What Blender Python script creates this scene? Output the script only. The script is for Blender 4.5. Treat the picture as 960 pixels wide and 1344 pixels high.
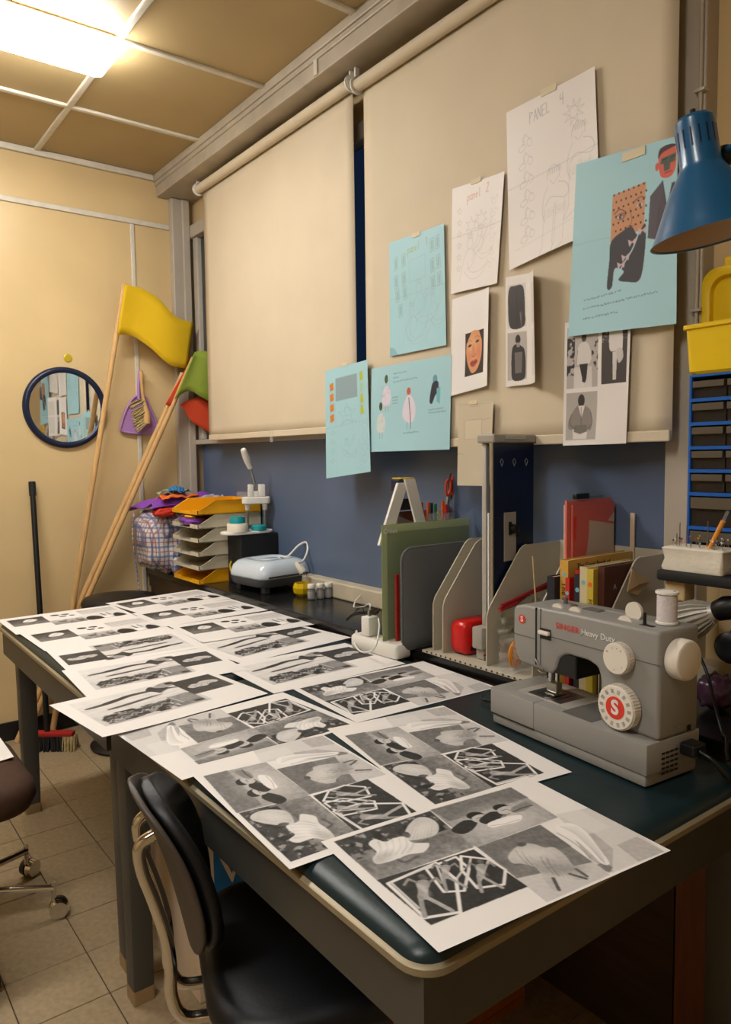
import bpy, bmesh, math, random
import numpy as np
from mathutils import Vector, Matrix
random.seed(7); RNG = np.random.default_rng(11)
for o in list(bpy.data.objects): bpy.data.objects.remove(o)
SC = bpy.context.scene; COL = SC.collection

# ------------------------------------------------------------------ camera
FPX = 975.76; YAW, PIT, ROL = [math.radians(a) for a in (37.05, -4.3127, -0.7713)]
CAM = np.array([0., 0., 1.304])
fw = np.array([math.sin(YAW)*math.cos(PIT), math.cos(YAW)*math.cos(PIT), math.sin(PIT)])
r0 = np.array([math.cos(YAW), -math.sin(YAW), 0]); u0 = np.cross(r0, fw)
rt = r0*math.cos(ROL)+u0*math.sin(ROL); up = -r0*math.sin(ROL)+u0*math.cos(ROL)
cd = bpy.data.cameras.new('camera'); cam = bpy.data.objects.new('camera', cd); COL.objects.link(cam)
cd.sensor_fit = 'HORIZONTAL'; cd.sensor_width = 36; cd.lens = 36*FPX/960; cd.clip_start = .02
cam.matrix_world = Matrix(((rt[0], up[0], -fw[0], CAM[0]), (rt[1], up[1], -fw[1], CAM[1]), (rt[2], up[2], -fw[2], CAM[2]), (0, 0, 0, 1)))
SC.camera = cam
# ------------------------------------------------------------------ world, exposure
wd = bpy.data.worlds.new('night'); SC.world = wd; wd.use_nodes = True
wd.node_tree.nodes['Background'].inputs[0].default_value = (.03, .06, .13, 1)
wd.node_tree.nodes['Background'].inputs[1].default_value = .25
SC.view_settings.view_transform = 'Standard'; SC.view_settings.look = 'None'; SC.view_settings.gamma = 1
SC.view_settings.use_curve_mapping = False; SC.view_settings.exposure = 0.1
LAMP_POWER = 40.0; LAMP_COL = (1.0, .975, .945)

# ------------------------------------------------------------------ pixel helpers (directions only; distance from planes)
def ray(x, y): return fw+rt*(x-480)/FPX+up*(672-y)/FPX
def onz(x, y, z): d = ray(x, y); return CAM+d*(z-CAM[2])/d[2]
def onx(x, y, X): d = ray(x, y); return CAM+d*X/d[0]
def ony(x, y, Y): d = ray(x, y); return CAM+d*Y/d[1]
ZT, ZC, XW, XB, YB, ZCEIL = .722, .7476, 1.70, 1.60, 3.72, 2.725

# ------------------------------------------------------------------ materials
def lin(c): return tuple(((v/255)/12.92 if v/255 <= .04045 else ((v/255+.055)/1.055)**2.4) for v in c)
MATS = {}
def mat(name, rgb, rough=.5, metal=0., vary=0., vscale=8., bump=0., bscale=40., trans=0., alpha=1., coat=0., ior=1.45, stretch=None):
    if name in MATS: return MATS[name]
    m = bpy.data.materials.new(name); m.use_nodes = True; nt = m.node_tree; b = nt.nodes['Principled BSDF']
    c = lin(rgb)+(1,)
    b.inputs['Base Color'].default_value = c; b.inputs['Roughness'].default_value = rough; b.inputs['Metallic'].default_value = metal
    b.inputs['IOR'].default_value = ior
    if trans: b.inputs['Transmission Weight'].default_value = trans
    if coat: b.inputs['Coat Weight'].default_value = coat; b.inputs['Coat Roughness'].default_value = .15
    if alpha < 1: b.inputs['Alpha'].default_value = alpha
    if vary or bump:
        tc = nt.nodes.new('ShaderNodeTexCoord'); mp = nt.nodes.new('ShaderNodeMapping')
        nt.links.new(tc.outputs['Object'], mp.inputs['Vector'])
        if stretch: mp.inputs['Scale'].default_value = stretch
    if vary:
        n = nt.nodes.new('ShaderNodeTexNoise'); n.inputs['Scale'].default_value = vscale; n.inputs['Detail'].default_value = 6
        nt.links.new(mp.outputs[0], n.inputs['Vector'])
        rp = nt.nodes.new('ShaderNodeValToRGB')
        rp.color_ramp.elements[0].position = .3; rp.color_ramp.elements[1].position = .7
        rp.color_ramp.elements[0].color = tuple(v*(1-vary) for v in c[:3])+(1,)
        rp.color_ramp.elements[1].color = tuple(min(1, v*(1+vary)) for v in c[:3])+(1,)
        nt.links.new(n.outputs['Fac'], rp.inputs[0]); nt.links.new(rp.outputs[0], b.inputs['Base Color'])
    if bump:
        n2 = nt.nodes.new('ShaderNodeTexNoise'); n2.inputs['Scale'].default_value = bscale; n2.inputs['Detail'].default_value = 4
        nt.links.new(mp.outputs[0], n2.inputs['Vector'])
        bp = nt.nodes.new('ShaderNodeBump'); bp.inputs['Strength'].default_value = bump; bp.inputs['Distance'].default_value = .004
        nt.links.new(n2.outputs['Fac'], bp.inputs['Height']); nt.links.new(bp.outputs[0], b.inputs['Normal'])
    MATS[name] = m; return m
def emit(name, col, st):
    m = bpy.data.materials.new(name); m.use_nodes = True; b = m.node_tree.nodes['Principled BSDF']
    b.inputs['Base Color'].default_value = (.8, .8, .8, 1)
    b.inputs['Emission Color'].default_value = col+(1,); b.inputs['Emission Strength'].default_value = st; return m
def print_mat(name, rough=.55):
    if name in MATS: return MATS[name]
    m = bpy.data.materials.new(name); m.use_nodes = True; nt = m.node_tree; b = nt.nodes['Principled BSDF']
    a = nt.nodes.new('ShaderNodeAttribute'); a.attribute_name = 'Col'
    nt.links.new(a.outputs['Color'], b.inputs['Base Color']); b.inputs['Roughness'].default_value = rough
    MATS[name] = m; return m
def plaid(name):
    m = bpy.data.materials.new(name); m.use_nodes = True; nt = m.node_tree; b = nt.nodes['Principled BSDF']
    b.inputs['Roughness'].default_value = .45
    tc = nt.nodes.new('ShaderNodeTexCoord')
    def stripes(axis, scale, w, col, prev, off=0):
        sp = nt.nodes.new('ShaderNodeSeparateXYZ'); nt.links.new(tc.outputs['Object'], sp.inputs[0])
        k = nt.nodes.new('ShaderNodeMath'); k.operation = 'MULTIPLY_ADD'; k.inputs[1].default_value = scale; k.inputs[2].default_value = off
        nt.links.new(sp.outputs[axis], k.inputs[0])
        f = nt.nodes.new('ShaderNodeMath'); f.operation = 'FRACT'; nt.links.new(k.outputs[0], f.inputs[0])
        l = nt.nodes.new('ShaderNodeMath'); l.operation = 'LESS_THAN'; l.inputs[1].default_value = w; nt.links.new(f.outputs[0], l.inputs[0])
        h = nt.nodes.new('ShaderNodeMath'); h.operation = 'MULTIPLY'; h.inputs[1].default_value = .7; nt.links.new(l.outputs[0], h.inputs[0])
        mx = nt.nodes.new('ShaderNodeMix'); mx.data_type = 'RGBA'
        nt.links.new(h.outputs[0], mx.inputs[0])
        if isinstance(prev, tuple): mx.inputs[6].default_value = prev
        else: nt.links.new(prev, mx.inputs[6])
        mx.inputs[7].default_value = lin(col)+(1,); return mx.outputs[2]
    c = lin((205, 200, 198))+(1,)
    for ax, off in ((0, 0), (1, .3), (2, .1)):
        c = stripes(ax, 22, .2, (70, 90, 140), c, off); c = stripes(ax, 22, .12, (150, 70, 60), c, off+.45)
    nt.links.new(c, b.inputs['Base Color']); MATS[name] = m; return m

M = dict(
 wall=mat('wall_cream_paint', (206, 181, 134), .30, vary=.05, vscale=3, bump=.05, bscale=30),
 ceil=mat('ceiling_tan', (176, 154, 110), .55, vary=.04, vscale=4), batten=mat('batten_white', (205, 198, 182), .45, vary=.08, vscale=20),
 beam=mat('beam_grey', (176, 166, 148), .45, vary=.12, vscale=9), frame=mat('frame_grey_paint', (176, 166, 150), .4, vary=.06, vscale=5),
 sill=mat('sill_cream', (190, 180, 158), .5, vary=.08, vscale=12), bluepanel=mat('blue_panel', (84, 99, 124), .35, vary=.1, vscale=3),
 tile=mat('floor_tile', (154, 135, 105), .4, vary=.16, vscale=60), grout=mat('grout_dark', (62, 52, 40), .9),
 base=mat('baseboard_black', (26, 24, 24), .4), glass=mat('window_glass', (200, 215, 235), .03, trans=1.),
 blind=mat('blind_fabric', (206, 192, 166), .75, vary=.03, vscale=5, bump=.05, bscale=300), white=mat('white_plastic', (225, 222, 214), .4),
 pad=mat('desk_pad_green', (17, 37, 41), .38, vary=.1, vscale=20, bump=.06, bscale=120), desk=mat('desk_grey_metal', (74, 72, 66), .45, metal=.15, vary=.08, vscale=6),
 strip=mat('desk_trim_metal', (150, 138, 112), .45, metal=.3), shoe=mat('leg_shoe', (150, 125, 90), .5),
 counter=mat('counter_black', (26, 26, 26), .22, vary=.3, vscale=18, bump=.05, bscale=60), brown=mat('dark_brown_wood', (62, 44, 30), .5, vary=.25, vscale=5, stretch=(8, 1, 8)),
 redwood=mat('red_brown_wood', (120, 70, 45), .5, vary=.2, vscale=5, stretch=(8, 8, 1)),
 wood=mat('stick_wood', (200, 160, 104), .55, vary=.12, vscale=12, stretch=(4, 4, .6)), wood2=mat('pale_wood', (205, 178, 132), .6, vary=.1, vscale=10),
 yellowfoam=mat('yellow_foam', (214, 176, 16), .85, bump=.1, bscale=250), greenfoam=mat('green_foam', (140, 158, 56), .85, bump=.1, bscale=250), redfoam=mat('red_foam', (206, 70, 34), .85, bump=.1, bscale=250),
 navy=mat('navy_plastic', (18, 30, 58), .3), mirror=mat('mirror_silver', (235, 238, 238), .02, metal=1.), brass=mat('badge_yellow', (196, 172, 40), .35, metal=.3),
 lilac=mat('lilac_plastic', (172, 128, 186), .4), bristle=mat('bristle', (176, 158, 112), .9, vary=.3, vscale=60), black=mat('black_plastic', (18, 18, 18), .4), blackmatte=mat('black_matte', (22, 22, 23), .7),
 red=mat('red_plastic', (160, 30, 28), .4), chrome=mat('chrome', (215, 212, 205), .12, metal=1.), steel=mat('steel', (170, 168, 160), .3, metal=1.),
 leather=mat('black_leatherette', (12, 14, 18), .46, bump=.1, bscale=150), backshell=mat('grey_shell', (70, 62, 54), .5), brownfab=mat('brown_upholstery', (66, 42, 26), .8, vary=.15, vscale=60),
 card=mat('cardboard', (205, 184, 156), .75, vary=.08, vscale=8), blueprint=mat('box_blue_print', (30, 100, 150), .6), cardtxt=mat('box_print_letters', (205, 190, 160), .7),
 orangebox=mat('orange_box', (150, 80, 30), .7, vary=.15),
 traygrey=mat('tray_grey', (196, 188, 166), .45), trayyellow=mat('tray_yellow', (230, 166, 20), .4),
 purple=mat('purple_satin', (130, 70, 170), .28, vary=.2, vscale=12), orange=mat('orange_cloth', (226, 110, 34), .7), greycloth=mat('grey_cloth', (170, 165, 178), .6), bluecloth=mat('blue_cloth', (40, 120, 180), .6), printcloth=mat('print_cloth', (150, 170, 140), .7, vary=.6, vscale=60), redcloth=mat('red_cloth', (200, 50, 30), .6),
 press=mat('press_ice', (196, 208, 218), .2, coat=.4), darkgrey=mat('dark_grey_plastic', (58, 60, 64), .45), teal=mat('teal_plastic', (20, 146, 152), .4), offwhite=mat('off_white_plastic', (222, 214, 196), .45),
 bowl=mat('yellow_glass', (206, 172, 20), .2), label=mat('bottle_label', (150, 150, 150), .5), bottle=mat('bottle_glass', (120, 124, 120), .15),
 matgreen=mat('cutting_mat_green', (104, 124, 40), .3, vary=.08, vscale=10, coat=.4), matedge=mat('mat_clear_edge', (160, 176, 110), .25), greymat=mat('grey_press_mat', (92, 94, 94), .7, bump=.08, bscale=120), film=mat('clear_film', (225, 228, 232), .12, alpha=.16),
 organizer=mat('organizer_grey', (186, 178, 158), .5), tick=mat('tick_dark', (60, 50, 36), .7), tin=mat('red_tin', (198, 22, 18), .28), alu=mat('aluminium_matt', (186, 182, 172), .45, metal=.35), capgrey=mat('cap_grey', (158, 152, 142), .45),
 bubble=mat('bubble_wrap', (205, 205, 200), .3, alpha=.82, bump=.8, bscale=160), rubber=mat('rubber_band_orange', (226, 140, 30), .55), lime=mat('lime_cloth', (190, 196, 40), .6),
 sm=mat('machine_grey', (140, 138, 133), .40), smd=mat('machine_dark_grey', (96, 96, 94), .4), smplate=mat('machine_plate', (96, 96, 96), .3, metal=.8), cream=mat('dial_cream', (222, 214, 200), .4), redprint=mat('red_print', (214, 54, 36), .5), whiteprint=mat('white_print', (222, 220, 215), .5), blackprint=mat('black_print', (30, 28, 28), .6),
 thread=mat('white_thread', (214, 206, 208), .6, bump=.5, bscale=220), foam=mat('white_foam', (222, 216, 200), .9, vary=.05, vscale=30, bump=.3, bscale=120),
 blueunit=mat('blue_drawer_frame', (26, 92, 176), .35), drawer=mat('smoky_drawer', (48, 44, 40), .2, alpha=.8), drawerlip=mat('drawer_lip', (92, 84, 72), .2), content=mat('drawer_content', (90, 110, 150), .6, vary=.8, vscale=70),
 yellowbox=mat('yellow_box', (226, 190, 16), .38), lampblue=mat('lamp_blue_enamel', (14, 78, 118), .32, coat=.25), lampin=mat('lamp_inside', (190, 160, 130), .6), pencilorange=mat('pencil_orange', (226, 150, 54), .5),
 paper=mat('white_paper', (226, 222, 216), .6), beigepaper=mat('beige_pattern_paper', (196, 184, 160), .7), tape=mat('masking_tape', (214, 200, 168), .6), pink=mat('pink_folder', (212, 110, 96), .6), pinkshape=mat('folder_beige_shape', (196, 176, 150), .65),
 cover=mat('book_mustard', (206, 160, 70), .55), bookdark=mat('book_dark', (32, 34, 46), .5), bookred=mat('book_red', (190, 40, 30), .5), bookcream=mat('book_cream', (206, 190, 150), .6), bookbrown=mat('book_brown', (84, 44, 32), .5), bookyellow=mat('book_yellow', (200, 176, 60), .5), pages=mat('book_pages', (206, 186, 150), .8),
 envelope=mat('kraft_envelope', (206, 176, 130), .6), purplefoil=mat('purple_foil', (74, 46, 66), .25), pens={})
M['plaid'] = plaid('plaid_bag')
PRINT = print_mat('printed_paper')

# ------------------------------------------------------------------ mesh building
WM = {}   # world matrices of things
def thing(name, label, cat, loc=(0, 0, 0), rot=None, group=None):
    o = bpy.data.objects.new(name, None); COL.objects.link(o); o.empty_display_size = .05
    m = Matrix.Translation(Vector([float(v) for v in loc]))
    if rot is not None: m = m @ (Matrix.Rotation(rot, 4, 'Z') if isinstance(rot, (int, float)) else rot)
    o.matrix_world = m; WM[o.name] = m
    o['label'] = label; o['category'] = cat
    if group: o['group'] = group
    return o
def rrect(cx, cy, w, d, r, n=6):
    r = min(r, w/2-1e-4, d/2-1e-4); out = []
    for k, (sx, sy) in enumerate(((1, 1), (-1, 1), (-1, -1), (1, -1))):
        for i in range(n+1):
            a = math.pi/2*(k+i/n); out.append((cx+sx*(w/2-r)+r*math.cos(a), cy+sy*(d/2-r)+r*math.sin(a)))
    return out
def smooth_path(pts, n=8):
    P = [np.array(p, float) for p in pts]; P = [2*P[0]-P[1]]+P+[2*P[-1]-P[-2]]; out = []
    for i in range(1, len(P)-2):
        for k in range(n):
            t = k/n; a, b, c, d = P[i-1:i+3]
            out.append(.5*((2*b)+(-a+c)*t+(2*a-5*b+4*c-d)*t*t+(-a+3*b-3*c+d)*t**3))
    out.append(P[-2]); return out
class B:
    def __init__(s, T=None): s.bm = bmesh.new(); s.T = T
    def _add(s, verts, faces, T=None):
        vs = []
        for v in verts:
            v = Vector([float(c) for c in v])
            if T is not None: v = T @ v
            if s.T is not None: v = s.T @ v
            vs.append(s.bm.verts.new(v))
        fs = []
        for f in faces:
            try: fs.append(s.bm.faces.new([vs[i] for i in f]))
            except ValueError: pass
        return vs, fs
    def box(s, x0, x1, y0, y1, z0, z1, bev=0., T=None, seg=2):
        v = [(x, y, z) for z in (z0, z1) for y in (y0, y1) for x in (x0, x1)]
        vs, fs = s._add(v, [(0, 2, 3, 1), (4, 5, 7, 6), (0, 1, 5, 4), (1, 3, 7, 5), (3, 2, 6, 7), (2, 0, 4, 6)], T)
        if bev > 0:
            es = list({e for f in fs for e in f.edges}); bmesh.ops.bevel(s.bm, geom=es, offset=bev, segments=seg, affect='EDGES', profile=.5)
        return s
    def loft(s, rings, cap0=True, cap1=True, closed=True, T=None):
        n = len(rings[0]); v = [p for r in rings for p in r]; f = []
        for i in range(len(rings)-1):
            for j in range(n if closed else n-1):
                k = (j+1) % n; f.append((i*n+j, i*n+k, (i+1)*n+k, (i+1)*n+j))
        if cap0: f.append(tuple(range(n))[::-1])
        if cap1: f.append(tuple((len(rings)-1)*n+j for j in range(n)))
        s._add(v, f, T); return s
    def lathe(s, prof, seg=24, T=None, cap0=True, cap1=True):
        return s.loft([[(r*math.cos(2*math.pi*j/seg), r*math.sin(2*math.pi*j/seg), z) for j in range(seg)] for r, z in prof], cap0, cap1, True, T)
    def cyl(s, p0, p1, ra, rb=None, seg=14, caps=True):
        p0, p1 = Vector([float(c) for c in p0]), Vector([float(c) for c in p1]); rb = ra if rb is None else rb
        d = (p1-p0); q = d.to_track_quat('Z', 'Y').to_matrix().to_4x4()
        return s.lathe([(ra, 0), (rb, d.length)], seg, Matrix.Translation(p0) @ q, caps, caps)
    def tube(s, pts, r, seg=8, smooth=0, closed=False):
        if smooth: pts = smooth_path(pts, smooth)
        P = [Vector([float(c) for c in p]) for p in pts]; n = len(P); rings = []; nrm = None
        for i in range(n):
            t = ((P[(i+1) % n]-P[i-1]) if closed else (P[min(i+1, n-1)]-P[max(i-1, 0)])).normalized()
            if nrm is None: nrm = t.orthogonal().normalized()
            nrm = (nrm-t*nrm.dot(t)).normalized(); bn = t.cross(nrm)
            rr = r[i] if isinstance(r, (list, tuple)) else r
            rings.append([P[i]+(nrm*math.cos(2*math.pi*j/seg)+bn*math.sin(2*math.pi*j/seg))*rr for j in range(seg)])
        if closed: rings.append(rings[0]); return s.loft(rings, False, False)
        return s.loft(rings)
    def prism(s, poly, h0, h1, T=None):
        return s.loft([[(p[0], p[1], h0) for p in poly], [(p[0], p[1], h1) for p in poly]], T=T)
    def sphere(s, c, rad, seg=16, rings=10, T=None):
        rad = (rad,)*3 if isinstance(rad, (int, float)) else rad; R = []
        for i in range(1, rings):
            a = math.pi*i/rings-math.pi/2
            R.append([(c[0]+rad[0]*math.cos(a)*math.cos(2*math.pi*j/seg), c[1]+rad[1]*math.cos(a)*math.sin(2*math.pi*j/seg), c[2]+rad[2]*math.sin(a)) for j in range(seg)])
        return s.loft(R, T=T)
    def grid(s, fn, nu, nv):
        v = [fn(i/nu, j/nv) for j in range(nv+1) for i in range(nu+1)]
        f = [(j*(nu+1)+i, j*(nu+1)+i+1, (j+1)*(nu+1)+i+1, (j+1)*(nu+1)+i) for j in range(nv) for i in range(nu)]
        s._add(v, f); return s
    def build(s, name, m, parent=None, world=False, smooth=None, label=None, cat=None, group=None, kind=None, solid=0., sub=0):
        bmesh.ops.remove_doubles(s.bm, verts=s.bm.verts, dist=1e-6); bmesh.ops.recalc_face_normals(s.bm, faces=s.bm.faces)
        me = bpy.data.meshes.new(name); s.bm.to_mesh(me); s.bm.free()
        return finish(name, me, m, parent, world, smooth, label, cat, group, kind, solid, sub)
def finish(name, me, m, parent=None, world=False, smooth=None, label=None, cat=None, group=None, kind=None, solid=0., sub=0):
    me.materials.append(m); o = bpy.data.objects.new(name, me); COL.objects.link(o)
    if parent is not None:
        pm = WM.get(parent.name, Matrix.Identity(4))
        if world: me.transform(pm.inverted())
        o.parent = parent; WM[o.name] = pm
    else:
        n = len(me.vertices); co = np.empty(n*3); me.vertices.foreach_get('co', co); co = co.reshape(-1, 3)
        c = Vector(((co[:, 0].min()+co[:, 0].max())/2, (co[:, 1].min()+co[:, 1].max())/2, co[:, 2].min()))
        me.transform(Matrix.Translation(-c)); o.location = c; WM[o.name] = Matrix.Translation(c)
    if smooth is not None:
        me.polygons.foreach_set('use_smooth', [True]*len(me.polygons))
        if smooth < 180: me.set_sharp_from_angle(angle=math.radians(smooth))
    if solid: md = o.modifiers.new('thickness', 'SOLIDIFY'); md.thickness = solid; md.offset = 0
    if sub: md = o.modifiers.new('sub', 'SUBSURF'); md.levels = sub; md.render_levels = sub
    if label: o['label'] = label
    if cat: o['category'] = cat
    if group: o['group'] = group
    if kind: o['kind'] = kind
    return o
def copy_tree(o, parent=None, matrix=None, label=None):
    c = o.copy(); COL.objects.link(c)
    if parent is not None: c.parent = parent
    if matrix is not None: c.matrix_world = matrix; WM[c.name] = matrix
    if label: c['label'] = label
    for ch in list(o.children): copy_tree(ch, c)
    return c
def shared(name, src, parent, loc=(0, 0, 0)):
    o = bpy.data.objects.new(name, src.data); COL.objects.link(o); o.parent = parent; o.location = loc; return o
def text(body, size, T, m, name, parent=None, ext=.0003, align='CENTER', world=True, space=1., offset=0.):
    c = bpy.data.curves.new(name, 'FONT'); c.body = body; c.size = size; c.align_x = align; c.align_y = 'CENTER'; c.extrude = ext; c.space_character = space; c.offset = offset
    t = bpy.data.objects.new('tmp', c); COL.objects.link(t); dg = bpy.context.evaluated_depsgraph_get()
    me = bpy.data.meshes.new_from_object(t.evaluated_get(dg)); bpy.data.objects.remove(t); me.transform(T)
    return finish(name, me, m, parent, world)
def frame_T(o, ux, uy):   # matrix with local x=ux, y=uy
    ux = Vector([float(v) for v in ux]).normalized(); uy = Vector([float(v) for v in uy]); uy = (uy-ux*uy.dot(ux)).normalized(); uz = ux.cross(uy)
    return Matrix(((ux[0], uy[0], uz[0], float(o[0])), (ux[1], uy[1], uz[1], float(o[1])), (ux[2], uy[2], uz[2], float(o[2])), (0, 0, 0, 1)))
def blob(c, rad, amp, seed, pw=.6, seg=40, rings=24, freq=6.):
    rg = np.random.default_rng(seed); K = rg.normal(size=(14, 3))*freq; ph = rg.uniform(0, 6.28, 14); b = B(); R = []
    for i in range(1, rings):
        a = math.pi*i/rings-math.pi/2; ring = []
        for j in range(seg):
            t = 2*math.pi*j/seg; s = lambda v: math.copysign(abs(v)**pw, v)
            d = np.array([s(math.cos(a))*s(math.cos(t)), s(math.cos(a))*s(math.sin(t)), s(math.sin(a))])
            k = 1+amp*float(np.sum(np.sin(K@d+ph)))/5
            ring.append(np.array(c)+d*np.array(rad)*k)
        R.append(ring)
    return b.loft(R)

# ------------------------------------------------------------------ numpy painter for flat prints
class Cv:
    def __init__(s, w, h, cell, col=(226, 222, 218), ss=2):
        s.w, s.h, s.nx, s.ny, s.ss = w, h, max(2, int(round(w/cell)))+1, max(2, int(round(h/cell)))+1, ss
        s.W, s.H = s.nx*ss, s.ny*ss; s.a = np.ones((s.H, s.W, 3))*np.array(col, float)
        s.X = (np.arange(s.W)+.5)/s.W*w; s.Y = (np.arange(s.H)+.5)/s.H*h
    def _win(s, x0, x1, y0, y1):
        i0, i1 = np.searchsorted(s.X, [x0, x1]); j0, j1 = np.searchsorted(s.Y, [y0, y1])
        return slice(j0, j1), slice(i0, i1)
    def _mix(s, sl, m, col, alpha):
        c = np.array(col, float) if not isinstance(col, np.ndarray) else col
        s.a[sl] = s.a[sl]*(1-(m*alpha)[..., None])+c*(m*alpha)[..., None]
    def poly(s, pts, col, alpha=1.):
        P = np.array(pts, float); sl = s._win(P[:, 0].min(), P[:, 0].max(), P[:, 1].min(), P[:, 1].max())
        X, Y = np.meshgrid(s.X[sl[1]], s.Y[sl[0]])
        if X.size == 0: return
        ins = np.zeros(X.shape, bool); n = len(P)
        for i in range(n):
            (x1, y1), (x2, y2) = P[i], P[i-1]
            if y1 == y2: continue
            ins ^= ((y1 > Y) != (y2 > Y)) & (X < (x2-x1)*(Y-y1)/(y2-y1)+x1)
        s._mix(sl, ins.astype(float), col, alpha)
    def curve(s, pts, col, alpha=1., n=6):   # closed smooth blob
        P = [np.array(p, float) for p in pts]; m = len(P); out = []
        for i in range(m):
            a, b, c, d = P[i-1], P[i], P[(i+1) % m], P[(i+2) % m]
            for k in range(n):
                t = k/n; out.append(.5*((2*b)+(-a+c)*t+(2*a-5*b+4*c-d)*t*t+(-a+3*b-3*c+d)*t**3))
        s.poly(out, col, alpha)
    def rect(s, x0, y0, x1, y1, col, alpha=1.):
        sl = s._win(x0, x1, y0, y1); s._mix(sl, np.ones(s.a[sl].shape[:2]), col, alpha)
    def grad(s, x0, y0, x1, y1, c0, c1, ang=90, noise=0., nscale=12., alpha=1.):
        sl = s._win(x0, x1, y0, y1); X, Y = np.meshgrid(s.X[sl[1]], s.Y[sl[0]])
        if X.size == 0: return
        a = math.radians(ang); t = ((X-x0)/(x1-x0)-.5)*math.cos(a)+((Y-y0)/(y1-y0)-.5)*math.sin(a)+.5; t = np.clip(t, 0, 1)[..., None]
        c = np.array(c0, float)*(1-t)+np.array(c1, float)*t
        if noise: c = c+(s.noise(X, Y, nscale)[..., None]-.5)*noise
        s._mix(sl, np.ones(X.shape), np.clip(c, 0, 255), alpha)
    def noise(s, X, Y, sc):
        out = np.zeros(X.shape); am = .5
        for k in range(3):
            g = RNG.random((64, 64)); x = X/sc*(2**k) % 63; y = Y/sc*(2**k) % 63
            i, j = x.astype(int), y.astype(int); fx, fy = x-i, y-j
            out += am*((g[j, i]*(1-fx)+g[j, i+1]*fx)*(1-fy)+(g[j+1, i]*(1-fx)+g[j+1, i+1]*fx)*fy); am /= 2
        return out/.875
    def blotch(s, x0, y0, x1, y1, col, thr=.55, sc=10., alpha=1.):
        sl = s._win(x0, x1, y0, y1); X, Y = np.meshgrid(s.X[sl[1]], s.Y[sl[0]])
        if X.size: s._mix(sl, np.clip((s.noise(X, Y, sc)-thr)*8, 0, 1), col, alpha)
    def ell(s, cx, cy, rx, ry, col, rot=0, alpha=1., soft=0.):
        R = max(rx, ry)*(1+soft)+1; sl = s._win(cx-R, cx+R, cy-R, cy+R); X, Y = np.meshgrid(s.X[sl[1]]-cx, s.Y[sl[0]]-cy)
        if X.size == 0: return
        a = math.radians(rot); u = (X*math.cos(a)+Y*math.sin(a))/rx; v = (-X*math.sin(a)+Y*math.cos(a))/ry; d = np.sqrt(u*u+v*v)
        s._mix(sl, (np.clip((1+soft-d)/(2*soft), 0, 1) if soft else (d < 1).astype(float)), col, alpha)
    def line(s, pts, w, col, alpha=1., closed=False):
        P = [np.array(p, float) for p in pts]
        if closed: P = P+[P[0]]
        cell = s.w/s.W; eff = max(w, cell*1.6); alpha = alpha*min(1., w/eff*1.1)
        A = np.array(P); m = eff; sl = s._win(A[:, 0].min()-m, A[:, 0].max()+m, A[:, 1].min()-m, A[:, 1].max()+m); X, Y = np.meshgrid(s.X[sl[1]], s.Y[sl[0]])
        if X.size == 0: return
        D = np.full(X.shape, 1e9)
        for a, b in zip(P[:-1], P[1:]):
            d = b-a; L = max(d@d, 1e-9); t = np.clip(((X-a[0])*d[0]+(Y-a[1])*d[1])/L, 0, 1)
            D = np.minimum(D, np.hypot(X-a[0]-t*d[0], Y-a[1]-t*d[1]))
        s._mix(sl, np.clip((eff/2-D)/cell+.5, 0, 1), col, alpha)
    def spline(s, pts, w, col, alpha=1., closed=False):
        P = list(pts)
        if closed: P = P+[P[0]]
        s.line(smooth_path(P, 6), w, col, alpha)
    def scribble(s, x0, y, x1, h, col, w=.8, alpha=.8, slope=0.):
        x = x0
        while x < x1:
            L = random.uniform(.5, 1.6)*h; n = max(3, int(L/h*4))
            pts = [(x+L*i/n, y+(x-x0)*slope+random.uniform(-h/2, h/2)) for i in range(n+1)]
            s.line(pts, w, col, alpha); x += L+h*random.uniform(.3, .9)
    GL = {'p': [[(0, 0), (0, 1.6)], [(0, .1), (.5, 0), (.5, .8), (0, .9)]], 'a': [[(.5, .1), (.1, 0), (0, .8), (.5, .8)], [(.5, 0), (.55, 1)]], 'n': [[(0, 0), (0, 1)], [(0, .2), (.4, 0), (.5, 1)]],
          'e': [[(0, .5), (.5, .4), (.3, 0), (0, .3), (.1, .95), (.5, .9)]], 'l': [[(.2, -.7), (.2, .9), (.4, 1)]], '2': [[(0, -.4), (.4, -.7), (.5, -.2), (0, 1), (.6, .9)]], '3': [[(0, -.6), (.5, -.5), (.1, .1), (.5, .4), (.1, 1)]],
          '4': [[(.1, -.6), (0, .2), (.6, .1)], [(.5, -.7), (.5, 1)]], 'P': [[(0, -.6), (0, 1)], [(0, -.6), (.6, -.4), (0, .2)]], 'A': [[(0, 1), (.3, -.6), (.6, 1)], [(.1, .4), (.5, .4)]], 'N': [[(0, 1), (0, -.6), (.5, 1), (.5, -.6)]],
          'E': [[(.5, -.6), (0, -.6), (0, 1), (.5, 1)], [(0, .2), (.4, .2)]], 'L': [[(0, -.6), (0, 1), (.5, 1)]]}
    def write(s, txt, x, y, h, col, w=1., slope=0., alpha=.9):
        for ch in txt:
            if ch in s.GL:
                for st in s.GL[ch]: s.line([(x+p[0]*h, y+p[1]*h+p[0]*h*slope) for p in st], w, col, alpha)
            x += h*.8; y += h*.8*slope
    def photo(s, n=1, grain=14., sc=7.):
        for _ in range(n):
            p = np.pad(s.a, ((1, 1), (1, 1), (0, 0)), 'edge'); s.a = (p[:-2, 1:-1]+p[2:, 1:-1]+p[1:-1, :-2]+p[1:-1, 2:]+2*s.a)/6
        X, Y = np.meshgrid(s.X, s.Y); k = (s.noise(X, Y, sc)-.5)*2; dark = np.clip((215-s.a.mean(2))/60, 0, 1)
        s.a = np.clip(s.a+(k*grain*2.2*dark)[..., None], 6, 255); return s
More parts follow.
